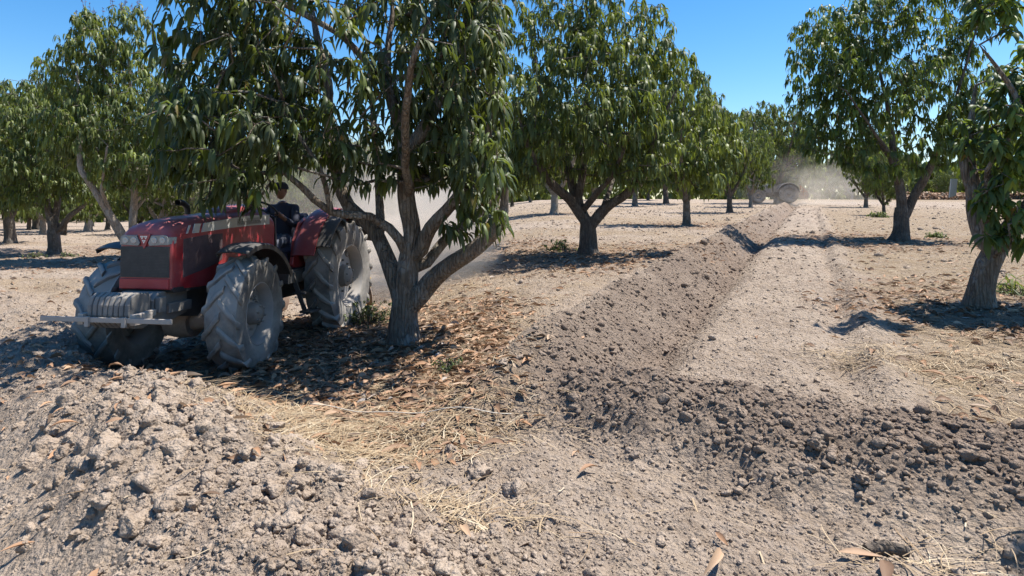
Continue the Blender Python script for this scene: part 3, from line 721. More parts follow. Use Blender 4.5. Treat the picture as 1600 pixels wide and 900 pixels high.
# ---- simpler trees of the far rows: four built once, then copied
protos = []
for k in range(4):
    rg = np.random.RandomState(100 + k)
    H = 7.4; 
    protos.append(make_tree('mango_tree', 60 + k, 0, -400, 0, auto_paths(rg, H, 0.22, 1.1, 2.2), auto_blobs(rg, 3.0, H, 4.0), 1000, 10, 0.38, 0.085, 2, False, 0.26, 'leaf', ['bark_dark', 'bark', 'bark_dark', 'bark_pale'][k], shell=2.6, floor=1.2, tone=((0.4, 0.55, 0.48, 0.42)[k], 0.2), young=(.1, .25, .2, .15)[k], twig=0.008))
used = [False] * 4
def place(k, x, y, s, rz, label, sz=1.0, group=L_):
    if not used[k]: o = protos[k]; used[k] = True
    else: o = copy_tree(protos[k])
    o.location = (x, y, gz0(x, y) - 0.05); o.scale = (s, s, s * sz); o.rotation_euler = (0, 0, rz)
    tag(o, label, 'tree', group); return o
def placep(k, px, py, hpx, rz, label, wide=1.0):
    """foot pixel and crown height in pixels give the real size"""
    x, y = gp(px, py); H = hpx * y / F; s = H / 7.4; TREES_AT.append((x, y, 3.0))
    o = place(k, x, y, s * wide, rz, label, 1 / wide); return o
placep(0, 16, 380, 285, 0.4, 'mango tree with a dark trunk at the very left edge of the photo')
placep(1, 1073, 352, 262, 1.2, 'small mango tree with Y forked trunk left of the furrow', 0.82)
placep(2, 1140, 334, 182, 2.0, 'bright green young mango tree left of the furrow, third in the row', 0.85)
placep(3, 1173, 323, 138, 0.7, 'thin trunked mango tree just left of the far tractor, fourth in the row', 0.75)
placep(0, 1215, 318, 172, 3.4, 'tallest far mango tree, rounded dark crown rising over the far tractor', 1.12)
placep(1, 1353, 323, 110, 2.2, 'dark low mango tree right of the track far off, behind the V trunk tree')
placep(2, 1381, 335, 120, 5.2, 'mango tree with slanting pale trunk just left of the V trunk tree', 0.8)
placep(3, 866, 335, 210, 1.5, 'mango tree in the second row, dark trunk left of the low forked one')
placep(2, 1041, 318, 150, 0.2, 'mango tree far back between the forked tree and the Y trunk tree')
placep(1, 992, 322, 150, 4.0, 'far mango tree in the second row behind the crown of the low forked tree')
placep(3, 138, 362, 200, 2.6, 'back row mango tree between the thick dark trunk and the pale leaning stem')
placep(0, 56, 358, 185, 1.1, 'mango tree in the back row just right of the left edge trunk')
placep(2, 330, 372, 165, 3.1, 'dusty light green mango tree behind the tractor bonnet')
placep(1, 425, 376, 150, 0.6, 'dusty light green mango tree behind the driver')
placep(0, 268, 366, 175, 5.0, 'mango tree in the back row right of the pale leaning stem')
placep(3, 560, 372, 190, 2.9, 'mango tree veiled by dust behind the big dark tree')
placep(2, 745, 392, 270, 1.9, 'mango tree standing behind the right limbs of the big dark tree')
# further rows, out to where the orchard closes the view
rg = np.random.RandomState(5)
ords = ['first', 'second', 'third', 'fourth', 'fifth', 'sixth', 'seventh', 'eighth', 'ninth', 'tenth', 'eleventh', 'twelfth', 'thirteenth', 'fourteenth', 'fifteenth', 'sixteenth', 'seventeenth']
for ri, (yy, x0, x1, st) in enumerate([(44, -38, -8, 6.5), (52, -44, -6, 6.5), (66, -56, 8, 7), (82, -70, 24, 8)]):
    xs = np.arange(x0, x1, st)
    for i, xx in enumerate(xs):
        place(int(rg.randint(4)), xx + rg.uniform(-.8, .8), yy + rg.uniform(-1.2, 1.2), rg.uniform(0.85, 1.08), rg.rand() * 6.28,
              'far orchard tree, %s from the left in the %s hazy row behind the tractor' % (ords[i % 17], ['nearest', 'second', 'third', 'last'][ri]), group='far orchard rows on the left')
for i, (xx, yy) in enumerate([(44, 100), (51, 96), (58, 104), (66, 98), (74, 92), (83, 100), (93, 97), (38, 112)]):
    place(int(rg.randint(4)), xx, yy, rg.uniform(0.6, 0.78), rg.rand() * 6.28, 'pale hazy tree beyond the dry field at right, %s from the left' % ords[i], group='hazy trees beyond the field')
# one tree beside the viewer, known by its shade in the lower right corner
place(1, 4.75, 1.85, 0.66, 0.5, 'mango tree outside the frame shading the lower right corner')
# distant woods closing the horizon: nobody could count them
rg = np.random.RandomState(77)
n = 8000; ang = rg.uniform(-0.95, 0.95, n); rad = rg.uniform(125, 165, n)
cx, cy = rad * np.sin(ang), rad * np.cos(ang); z0 = base_h(cx, cy)
hgt = 11 * (0.75 + 0.9 * (fbm(ang * 14, ang * 0 + 3, 3, 4) + .3)); tz = z0 + rg.rand(n) ** 0.8 * hgt
V, Q, T = leaf_arrays(rg, np.stack([cx, cy, tz], 1), nrm(rg.randn(n, 3) + np.array([[0, 0, .6]])), np.clip(0.35 + .2 * rg.randn(n), 0, 1), 7, 1.7, 0.9, 2, False)
woods = mesh_np('distant_woods', V, Q, M['leaf'], None, {'tone': T}); tag(woods, 'hazy line of woods closing the orchard at the horizon', 'woods', None, 'stuff')
# ------------------------------------------------------------------ ground sheet
def build_ground():
    a_in = np.radians(np.arange(-47, 47.01, 0.14)); a_out = np.radians(np.arange(50, 310.1, 3.0))
    ang = np.concatenate([a_in, a_out]); na = len(ang)
    r = [0.5]
    while r[-1] < 75: r.append(r[-1] * (1.0052 if r[-1] < 20 else 1.008) if r[-1] > 1.6 else r[-1] + 0.1)
    while r[-1] < 1800: r.append(r[-1] * 1.09)
    r = np.array(r); nr = len(r)
    A, RR = np.meshgrid(ang, r)
    X = RR * np.sin(A); Y = RR * np.cos(A); X = X.ravel(); Y = Y.ravel()
    Z = ground_z(X, Y)
    V = np.stack([X, Y, Z], 1); V = np.vstack([V, [[0, 0, float(gz(0, 0))]]])
    j = np.arange(na); j2 = (j + 1) % na
    i = np.arange(nr - 1)[:, None] * na
    Q = np.stack([i + j, i + j2, i + na + j2, i + na + j], -1).reshape(-1, 4)
    T = np.stack([np.full(na, len(V) - 1), j2, j], 1)
    fr, li, le, ro = masks(V[:, 0], V[:, 1])
    far = np.hypot(V[:, 0], V[:, 1])
    dryfield = sst(70, 85, V[:, 1]) * sst(0.3, 0.36, V[:, 0] / np.maximum(V[:, 1], 1)) 
    li = np.maximum(li * sst(75, 45, far), dryfield)
    g = mesh_np('ground', V, [Q, T], M['soil'], None, {'fresh': fr, 'litter': li, 'leaf': le * sst(60, 30, far)}, smooth=True)
    tag(g, 'dry tilled pinkish brown soil of the orchard', None, None, 'structure')
    return g
build_ground()

# ------------------------------------------------------------------ clods
def clod_protos(sub, seeds, amp):
    out = []
    for s in seeds:
        bm = bmesh.new(); bmesh.ops.create_icosphere(bm, subdivisions=sub, radius=0.5)
        V = np.array([v.co for v in bm.verts]); Fc = np.array([[v.index for v in f.verts] for f in bm.faces]); bm.free()
        rg = np.random.RandomState(s); 
        for _ in range(9):     # knock flat facets off
            d = rg.randn(3); d /= np.linalg.norm(d); lim = rg.uniform(0.24, 0.4)
            q = V @ d; V = V - np.outer(np.maximum(q - lim, 0), d) * 0.9
        nn = V / np.linalg.norm(V, axis=1, keepdims=True)
        V = V * (1 + amp * (vnoise(nn[:, 0] * 2.5 + s, nn[:, 1] * 2.5 + nn[:, 2] * 2) + 0.6 * vnoise(nn[:, 1] * 6 + s, nn[:, 2] * 6 + nn[:, 0] * 5)))[:, None]
        if sub < 2: V = V + rg.randn(*V.shape) * 0.03
        out.append((V * np.array([1, rg.uniform(.7, 1), rg.uniform(.6, .85)]), Fc))
    return out
def scatter_clods(name, rg, X, Y, S, sub, label, protos_):
    Z = ground_z(X, Y); fr, li, le, ro = masks(X, Y)
    ch = rg.randint(len(protos_), size=len(X)); Vs = []; Fs = []; nv = 0; FR = []
    for k, (PV, PF) in enumerate(protos_):
        m = np.where(ch == k)[0]
        if not len(m): continue
        a = rg.rand(len(m)) * 6.28; b = rg.uniform(-.6, .6, len(m)); ca, sa, cb, sb = np.cos(a), np.sin(a), np.cos(b), np.sin(b)
        W = PV[None] * S[m][:, None, None]
        x = W[..., 0]; y = W[..., 1] * cb[:, None] - W[..., 2] * sb[:, None]; z = W[..., 1] * sb[:, None] + W[..., 2] * cb[:, None]
        x, y = x * ca[:, None] - y * sa[:, None], x * sa[:, None] + y * ca[:, None]
        VV = np.stack([x + X[m][:, None], y + Y[m][:, None], z + Z[m][:, None] + S[m][:, None] * 0.06], -1).reshape(-1, 3)
        Fs.append((PF[None] + (np.arange(len(m)) * len(PV))[:, None, None]).reshape(-1, 3) + nv); nv += len(VV); Vs.append(VV)
        FR.append(np.repeat(np.clip(fr[m] + rg.uniform(-.25, .3, len(m)), 0, 1), len(PV)))
    o = mesh_np(name, np.vstack(Vs), np.vstack(Fs), M['clod'], None, {'fresh': np.concatenate(FR)}, smooth=(sub > 1))
    tag(o, label, None, None, 'stuff'); return o
def candidates(rg, n, rmin, rmax, p=1.0, wide=45):
    """n points over the view sector, denser nearer the eye (density ~ 1/r^(2-p... ))"""
    r = rmin * (rmax / rmin) ** (rg.rand(n) ** p); a = np.radians(rg.uniform(-wide, wide, n))
    return r * np.sin(a), r * np.cos(a), r
rg = np.random.RandomState(31)
X, Y, r = candidates(rg, 90000, 1.6, 24, 1.1); fr, li, le, ro = masks(X, Y)
keep = rg.rand(len(X)) < np.clip(0.16 + 1.0 * ro ** 1.5 - 0.2 * li, 0.05, 1); X, Y, r, fr = X[keep], Y[keep], r[keep], fr[keep]
S = (0.010 + 0.0035 * r ** 0.5) * np.exp(rg.randn(len(X)) * 0.45) * (1 + 0.5 * fr)
scatter_clods('soil_crumbs', rg, X, Y, S, 0, 'small crumbs of dry soil strewn over the tilled ground', clod_protos(1, [1, 2, 3, 4, 5], 0.35))
X, Y, r = candidates(rg, 19000, 1.7, 40, .85); fr, li, le, ro = masks(X, Y)
cl = np.exp(-(segdist(X, Y, WINDROW) / 0.9) ** 4)
keep = rg.rand(len(X)) < np.clip(0.05 + 0.75 * ro ** 2.0 * (0.45 + fr + 0.5 * cl), 0, 1); X, Y, r, fr = X[keep], Y[keep], r[keep], fr[keep]
S = np.clip(0.034 * np.exp(rg.randn(len(X)) * 0.42) * (1 + 0.012 * r) * (1 + .35 * fr), 0.012, 0.12)
scatter_clods('soil_clods', rg, X, Y, S, 2, 'loose lumps of dug soil on the ridges', clod_protos(2, [11, 12, 13, 14, 15, 16], 0.45))
X = rg.uniform(-45, 45, 60000); Y = rg.uniform(11, 62, 60000); r = np.hypot(X, Y); ok = (np.abs(X / Y) < .86) & (rg.rand(60000) < .9 * (14 / r)); X, Y, r = X[ok], Y[ok], r[ok]
fr, li, le, ro = masks(X, Y); ok = rg.rand(len(X)) < .2 + .8 * ro; X, Y, r = X[ok], Y[ok], r[ok]
scatter_clods('far_soil_clods', rg, X, Y, np.clip(.055 * np.exp(rg.randn(len(X)) * .45) * (1 + .02 * r), .03, .28), 0, 'rough lumps of tilled soil between the far tree rows', clod_protos(1, [1, 2, 3, 4, 5], 0.35))
# coarse lumps of the near left windrow
n = 300; t = rg.rand(n); wx = np.interp(t, [0, .35, .7, 1], [-2.7, -2.1, -1.3, -.35]) + rg.randn(n) * .34; wy = np.interp(t, [0, .35, .7, 1], [4.1, 3.7, 3.2, 2.3]) + rg.randn(n) * .3
scatter_clods('soil_lumps', rg, wx, wy, np.clip(0.075 * np.exp(rg.randn(n) * .4), .04, .17), 3, 'coarse pale lumps of hard soil piled along the left windrow', clod_protos(3, [21, 22, 23, 24, 25, 26], 0.55))
# single conspicuous clods
big = clod_protos(4, [41, 42, 43, 44, 45, 46, 47, 48], 0.6)
for k, (px, py, s, lab, fr) in enumerate([
    (1275, 742, .135, 'largest round clod on the dark mound right of centre', .45), (1350, 780, .105, 'broken clod at the foot of the dark mound', .5), (1246, 760, .07, 'small rounded clod beside the largest one', .6),
    (1160, 705, .085, 'knobbly clod at the left toe of the dark mound', .7), (1510, 775, .10, 'flat clod on the lower right toe of the dark mound', .6), (1290, 612, .085, 'upright clod on top of the dark mound', .6),
    (745, 752, .17, 'wide flat pale rock at the lower middle beside the straw', 0), (702, 706, .10, 'grey angular rock lying in the straw', .1), (172, 800, .15, 'tall split clod in the coarse windrow at lower left', 0), (238, 775, .15, 'round hard clod behind the split one', 0),
    (427, 740, .13, 'rough pale clod at the edge of the straw', 0), (785, 610, .09, 'dusty rock at the shade edge below the big tree', .2), (160, 885, .11, 'clod at the bottom left on the pale smooth soil', 0)]):
    x, y = gp(px, py); V, Fc = big[k % 8]; a = k * 1.3
    V = V @ np.array([[math.cos(a), math.sin(a), 0], [-math.sin(a), math.cos(a), 0], [0, 0, 1]]) * s
    o = mesh_np('soil_clod', V, Fc, M['clod'], None, {'fresh': np.full(len(V), fr)}, smooth=True)
    o.location = (x, y, gz(x, y) + s * 0.14); tag(o, lab, 'clod', 'single large clods')

# ------------------------------------------------------------------ straw and fallen leaves
def straw(name, rg, X, Y, L, label, w=0.0035, lift=0.02, upright=0.12):
    n = len(X); Z = ground_z(X, Y); a = rg.rand(n) * 6.28; seg = 4
    el = np.abs(rg.randn(n)) * upright; curl = rg.randn(n) * .55
    P = np.stack([X, Y, Z + 0.004 + rg.rand(n) * lift], 1); rows = []
    W = w * rg.uniform(.6, 1.6, n)
    for k in range(seg + 1):
        t = k / seg; aa = a + curl * t; e = el * (1 - 1.6 * t)
        d = np.stack([np.cos(aa) * np.cos(e), np.sin(aa) * np.cos(e), np.sin(e)], 1)
        if k: P = P + d * (L / seg)[:, None]
        s = np.stack([-np.sin(aa), np.cos(aa), np.zeros(n)], 1) * (W * (1 - .5 * t))[:, None]
        rows.append(np.stack([P + s, P - s], 1))
    V = np.stack(rows, 1).reshape(-1, 3); q = np.array([[2 * k, 2 * k + 1, 2 * k + 3, 2 * k + 2] for k in range(seg)])
    Q = (np.arange(n)[:, None, None] * (2 * seg + 2) + q[None]).reshape(-1, 4)
    o = mesh_np(name, V, Q, M['straw'], None, {'tone': np.repeat(np.clip(0.55 + .28 * rg.randn(n), 0, 1), 2 * seg + 2)})
    tag(o, label, None, None, 'stuff'); return o
X, Y, r = candidates(rg, 130000, 2.0, 24, 0.8); fr, li, le, ro = masks(X, Y)
clump = sst(-.25, .35, fbm(X * 2.2, Y * 2.2, 3, 70))
keep = rg.rand(len(X)) < np.clip(li ** 1.5 * (0.25 + .75 * clump), 0.004, 1) * np.where(fr > .4, .1, 1) * .62; X, Y, r = X[keep], Y[keep], r[keep]
straw('dry_straw', rg, X, Y, rg.uniform(.05, .24, len(X)) * (1 + .03 * r), 'dead yellow grass and straw lying on the ground', w=0.0028)
# the loose tuft in the left straw patch and upright dead grass
X = []; Y = []
for cx, cy, s, n in [gp(520, 725) + (.28, 420), gp(430, 690) + (.3, 260), gp(660, 830) + (.2, 160), gp(1340, 560) + (.35, 300), gp(720, 660) + (.4, 250), gp(1450, 560) + (.5, 400), gp(1490, 885) + (.25, 70), gp(760, 845) + (.15, 100), gp(620, 690) + (.5, 300)]:
    X.append(cx + rg.randn(n) * s); Y.append(cy + rg.randn(n) * s * .55)
X = np.concatenate(X); Y = np.concatenate(Y)
straw('straw_tufts', rg, X, Y, rg.uniform(.12, .36, len(X)), 'loose heaps of yellow straw in the straw patches', w=0.0026, lift=.025, upright=.18)

def dead_leaf_arrays(rg, X, Y, Z, L, tone):
    n = len(X); a = rg.rand(n) * 6.28; seg = 5; curl = rg.uniform(-.5, 1.6, n); tilt = rg.randn(n) * .45; bend = rg.randn(n) * .5
    P = np.stack([X, Y, Z + .004], 1); rows = []; prof = [.12, .7, 1, .85, .5, .05]
    W = L * rg.uniform(.2, .3, n) * .5
    for k in range(seg + 1):
        t = k / seg; aa = a + bend * t; e = curl * (0.5 - t)
        d = np.stack([np.cos(aa) * np.cos(e), np.sin(aa) * np.cos(e), np.sin(e)], 1)
        if k: P = P + d * (L / seg)[:, None]
        sd = np.stack([-np.sin(aa) * np.cos(tilt), np.cos(aa) * np.cos(tilt), np.sin(tilt)], 1) * (W * prof[k])[:, None]
        up = np.array([[0, 0, 1.]]) * (W * prof[k] * .75)[:, None]
        rows.append(np.stack([P + sd + up, P, P - sd + up], 1))
    V = np.stack(rows, 1).reshape(-1, 3); q = np.array([[3 * k + j, 3 * k + j + 1, 3 * k + j + 4, 3 * k + j + 3] for k in range(seg) for j in (0, 1)])
    Q = (np.arange(n)[:, None, None] * (3 * seg + 3) + q[None]).reshape(-1, 4)
    return V, Q, np.repeat(tone, 3 * seg + 3)
X, Y, r = candidates(rg, 52000, 2.0, 34, 0.75); fr, li, le, ro = masks(X, Y)
keep = rg.rand(len(X)) < np.clip(le * .8 + li * .15 + .002, 0, 1); X, Y, r = X[keep], Y[keep], r[keep]
X2 = HERO[0] + rg.randn(3600) * 1.5; Y2 = HERO[1] + rg.randn(3600) * 1.15 - .35
ok = (X2 < -.05); X = np.concatenate([X, X2[ok]]); Y = np.concatenate([Y, Y2[ok]])
V, Q, T = dead_leaf_arrays(rg, X, Y, ground_z(X, Y), rg.uniform(.06, .17, len(X)) * (1 + .1 * (X**2 + Y**2 > 36)), np.clip(.45 + .25 * rg.randn(len(X)), 0, 1))
o = mesh_np('fallen_leaves', V, Q, M['dead'], None, {'tone': T}, smooth=True); tag(o, 'curled brown fallen mango leaves littering the shade', None, None, 'stuff')
for px, py, L, tn, lab in [(1128, 882, .2, .8, 'upright tan dry leaf at the bottom edge right of the seam'), (1118, 845, .12, .55, 'orange brown leaf on bare soil above the tan one'), (1380, 888, .2, .25, 'dark brown leaf in the shade at bottom right'),
                           (1575, 0, 0, 0, ''), (1478, 588, .22, .55, 'orange curled leaf on the dry grass right of the dark mound'), (905, 750, .16, .5, 'orange leaf standing on the soil right of the seam'), (640, 705, .2, .45, 'rust brown leaf in the straw at centre left'), (190, 768, .11, .6, 'orange leaf caught among the coarse clods'), (1310, 870, .17, .75, 'yellow brown leaf beside the shade at bottom right')]:
    if not lab: continue
    x, y = gp(px, py); V, Q, T = dead_leaf_arrays(np.random.RandomState(px), np.array([0.]), np.array([0.]), np.array([0.]), np.array([L]), np.array([tn]))
    o = mesh_np('dry_leaf', V, Q, M['dead'], None, {'tone': T}, smooth=True); o.location = (x, y, gz(x, y) + .025); tag(o, lab, 'leaf', 'single dry leaves')

# green weeds
def weed(px, py, r_, n, L, lab, name='weed', spike=False, dry=False):
    x, y = gp(px, py); rg = np.random.RandomState(px + py); rt = empty(name, (x, y, gz0(x, y)))
    m = n // 6; d = rg.randn(m, 3); d /= np.linalg.norm(d, axis=1, keepdims=True); d[:, 2] = np.abs(d[:, 2])
    tips = d * np.array([[r_, r_, r_ * .6]]) * rg.uniform(.35, 1, m)[:, None]
    tips[:, 2] += .03
    V, Q, T = leaf_arrays(rg, tips, nrm(d + np.array([[0, 0, .6]])), np.clip(.45 + .2 * rg.randn(m), 0, 1), 6, L, L * (.1 if spike else .4), 3, False, 0.15 if spike else .5)
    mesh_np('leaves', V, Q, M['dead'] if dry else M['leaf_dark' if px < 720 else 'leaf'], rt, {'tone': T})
    mb = MB()
    for p in tips[:: max(1, m // 60)]: mb.tube([(p[0] * .3, p[1] * .3, -.02), p * .6 + np.array([0, 0, .03]), p], [.006, .005, .003], 4)
    mb.build('stem', M['bark_dark'], rt); tag(rt, lab, 'weed', 'weeds on the orchard floor'); return rt
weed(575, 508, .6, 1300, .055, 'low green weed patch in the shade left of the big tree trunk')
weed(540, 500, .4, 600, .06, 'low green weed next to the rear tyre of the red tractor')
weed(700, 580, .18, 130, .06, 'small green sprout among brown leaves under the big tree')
weed(1372, 340, .6, 500, .14, 'green bushy weed left of the V shaped trunk')
weed(1462, 372, .38, 420, .09, 'dark green weed tuft right of the V shaped trunk')
weed(1586, 462, .4, 140, .3, 'spiky green grass clump at the right edge beside the leaning trunk', spike=True)
weed(55, 402, .45, 240, .09, 'sparse green weed left of the thick dark trunk')
weed(108, 400, .4, 200, .09, 'sparse green weed right of the thick dark trunk')
weed(880, 392, .6, 260, .1, 'grey green weed in the shade left of the low forked trunk')
for i, px in enumerate([1425, 1450, 1478, 1515, 1550, 1590]):
    o = weed(px, 311, 1.9, 1500, .5, '%s brown dry bush from the left along the far field edge' % ords[i], 'dry_bush', dry=True)
    o.scale = (1.5, 1, 1.15); o['category'] = 'bush'; o['group'] = 'dry bushes along the field'
# pale twine lying across the straw
mb = MB(); x0, y0 = gp(485, 648); x1, y1 = gp(799, 651)
pts = []
for t in np.linspace(0, 1, 26):
    x = x0 + (x1 - x0) * t; y = y0 + (y1 - y0) * t + .02 * math.sin(t * 7); pts.append((x, y, gz0(x, y) + .055 + .008 * math.sin(t * 19)))
mb.tube(pts, .0035, 6); o = mb.build('twine', mat_simple('twine', (.62, .55, .45), .7), smooth='all'); tag(o, 'thin pale twine stretched across the straw under the big tree', 'string')
# stick in the shaded corner
mb = MB(); x, y = gp(1385, 862); mb.tube([(-.09, 0, .0), (0, .01, .012), (.09, -.01, .0)], [.026, .03, .022], 10)
o = mb.build('wood_stick', M['bark_dark'], smooth=True, loc=(x, y, gz(x, y) + .03)); tag(o, 'short thick dark stick at the edge of the shade at bottom right', 'stick')
# pale paper sleeve hanging in the near right tree
mb = MB(); mb.prism([(-.035, 0), (.05, 0), (.03, -.22), (-.06, -.25)], -.012, .012)
x, y = gp(1498, 484); o = mb.build('paper_tag', mat_simple('paper', (.5, .5, .44), .8), bevel=.003); o.location = (x, y + .1, CAMH + (316.5 - 279) * y / F); tag(o, 'pale strip of card hanging under the leaves left of the leaning trunk', 'tag')
# ------------------------------------------------------------------ tractor
DUST = (0.40, 0.345, 0.295)
M['red'] = mat_simple('red_paint', (0.31, 0.009, 0.018), 0.38, dust=0.38, dustcol=(.33, .22, .20), scale=3.5, coat=0.3)
M['redlow'] = mat_simple('red_paint_clean', (0.40, 0.012, 0.02), 0.38, dust=0.22, dustcol=(.36, .24, .22), scale=5)
M['rubber'] = mat_simple('rubber', (0.05, 0.048, 0.046), 0.85, dust=0.8, dustcol=(.37, .34, .30), scale=3.0, bump=0.5)
M['black'] = mat_simple('black_plastic', (0.018, 0.018, 0.02), 0.5, dust=0.3, dustcol=(.22, .2, .18), scale=4)
M['grille'] = mat_simple('grille_mesh', (0.05, 0.048, 0.046), 0.75, dust=0.35, dustcol=(.2, .18, .165), scale=9, bump=.6)
M['sidemesh'] = mat_simple('side_mesh', (0.075, 0.045, 0.05), 0.7, dust=0.35, dustcol=(.24, .17, .16), scale=8, bump=.6)
M['iron'] = mat_simple('iron', (0.12, 0.12, 0.12), 0.7, dust=0.7, dustcol=(.30, .265, .225), scale=5, bump=.4)
M['irondark'] = mat_simple('iron_dark', (0.035, 0.036, 0.038), 0.6, dust=0.4, dustcol=(.2, .175, .15), scale=5, bump=.3)
M['steelbar'] = mat_simple('worn_steel', (0.36, 0.32, 0.28), 0.55, dust=0.5, dustcol=(.45, .38, .32), scale=12, bump=.4)
M['rim'] = mat_simple('grey_rim', (0.22, 0.22, 0.22), 0.5, dust=0.75, dustcol=(.36, .32, .285), scale=4)
M['decal'] = mat_simple('silver_decal', (0.46, 0.46, 0.43), 0.45, dust=0.4, dustcol=(.44, .38, .33), scale=8)
M['decaldark'] = mat_simple('decal_lettering', (0.16, 0.15, 0.14), 0.6)
M['lens'] = mat_simple('lamp_glass', (0.16, 0.165, 0.17), 0.15, dust=0.35, dustcol=(.4, .36, .32), scale=9, coat=.6)
M['lensdark'] = mat_simple('lamp_reflector', (0.3, 0.3, 0.32), 0.25, metal=.5)
M['blueseat'] = mat_simple('blue_seat', (0.03, 0.055, 0.13), 0.55, dust=.25)
M['yellow'] = mat_simple('rusty_yellow', (0.42, 0.29, 0.08), 0.65, dust=0.7, dustcol=(.36, .25, .17), scale=9, bump=.4)
M['orange'] = mat_simple('orange_paint', (0.42, 0.20, 0.10), 0.6, dust=0.5, scale=6)
M['rust'] = mat_simple('rust_steel', (0.22, 0.14, 0.10), 0.75, dust=0.6, scale=9, bump=.5)
M['farbody'] = mat_simple('far_tractor_grey', (0.16, 0.155, 0.16), 0.6, dust=0.5)

def wheel(parent, loc, Rr, W, rr, lugs, outer, steer=0.0, name='wheel', dish=0.0, phase=0.0):
    """outer=+1: outer face towards +Y"""
    w = empty(name, loc, steer + (0 if outer > 0 else math.pi)); w.parent = parent
    h = Rr - rr; b = MB(); hw = W / 2
    prof = [(-.36 * W, rr - .01), (-.43 * W, rr + .01), (-.47 * W, rr + .22 * h), (-.5 * W, rr + .5 * h), (-.485 * W, rr + .72 * h), (-.44 * W, rr + .88 * h), (-.33 * W, Rr - .035), (-.15 * W, Rr - .012), (0, Rr - .006)]
    prof = prof + [(-a, r) for a, r in prof[-2::-1]]
    b.lathe(prof, 64)
    # lugs: curved bars running from the centre line down over the shoulder
    path = [(-0.03, Rr - .008), (.12, Rr - .014), (.25, Rr - .028), (.36, Rr - .05), (.43, rr + .87 * h), (.475, rr + .74 * h), (.488, rr + .62 * h)]
    hts = [.036, .04, .042, .045, .044, .03, .006]; sh = [0, .07, .14, .20, .245, .275, .295]
    for side in (-1, 1):
        for k in range(lugs):
            ph = 2 * math.pi * (k + (0.5 if side > 0 else 0)) / lugs + phase; secs = []
            for (a, r), hh, s in zip(path, hts, sh):
                y = side * a * W; q = ph - s * .60 / Rr * 1.45; t0 = .050 / Rr; t1 = .034 / Rr
                hh *= Rr / .6 * .95
                nn = Vector((0, side * (0 if a < .3 else (a - .3) * 5), 1)).normalized()
                def P(dq, up):
                    rad = r + up * nn.z; yy = y + up * nn.y
                    return (rad * math.cos(q + dq), yy, rad * math.sin(q + dq))
                secs.append([P(-t0, -.02), P(-t1, hh * .82), P(-t1 * .55, hh), P(t1 * .55, hh), P(t1, hh * .82), P(t0, -.02)])
            b.loft(secs)
    b.build('tyre', M['rubber'], w, smooth=True)
    c = MB(); e = hw * (.42 - dish)
    c.lathe([(hw * .80, rr + .012), (hw * .86, rr - .004), (hw * .80, rr - .02), (hw * .3, rr - .055), (hw * .15, rr - .06), (-hw * .5, rr - .055), (-hw * .86, rr), (-hw * .86, rr + .01)], 48)
    c.lathe([(e * .2, rr - .058), (e * .6, rr * .80), (e, rr * .62), (e, rr * .40), (e * 1.1, rr * .36), (e * 1.25, rr * .34), (e * 1.25, .001)], 48)
    c.build('rim', M['rim'], w, smooth=True)
    d = MB(); d.lathe([(e, rr * .36), (e + .09, rr * .33), (e + .11, rr * .28), (e + .13, rr * .16), (e + .14, .001)], 24)
    for k in range(8):
        q = 2 * math.pi * k / 8; d.lathe([(e, .016), (e + .03, .016), (e + .032, .001)], 6, (rr * .5 * math.cos(q), 0, rr * .5 * math.sin(q)))
    for k in range(6):
        q = 2 * math.pi * k / 6 + .3; d.lathe([(e + .1, .014), (e + .135, .014), (e + .137, .001)], 6, (rr * .25 * math.cos(q), 0, rr * .25 * math.sin(q)))
    for k in range(4):     # wheel clamps near the rim edge
        q = math.pi * k / 2 + .5; d.box(((rr - .09) * math.cos(q), e * .8, (rr - .09) * math.sin(q)), (.09, .035, .07), Matrix.Rotation(-q, 3, 'Y'))
    d.build('hub', M['iron'], w, smooth=True, bevel=.003)
    return w

def arc_fender(b, cx, cz, Rr, y0, y1, a0, a1, n=14, lip=.05, th=.012, flare=0.0):
    secs = []
    for k in range(n + 1):
        q = a0 + (a1 - a0) * k / n; c, s = math.cos(q), math.sin(q); ro = Rr
        pts = [(y0, ro - lip), (y0, ro - .012), (y0 + (y1 - y0) * .06, ro), (y0 + (y1 - y0) * .5, ro + .015), (y1 - (y1 - y0) * .06, ro), (y1, ro - .012), (y1, ro - lip), (y1 - th * (1 if y1 > y0 else -1), ro - lip), (y1 - th * (1 if y1 > y0 else -1), ro - .02), (y0 + (y1 - y0) * .5, ro + .0), (y0 + th * (1 if y1 > y0 else -1), ro - .02), (y0 + th * (1 if y1 > y0 else -1), ro - lip)]
        secs.append([(cx + r * c, y, cz + r * s) for y, r in pts])
    b.loft(secs)

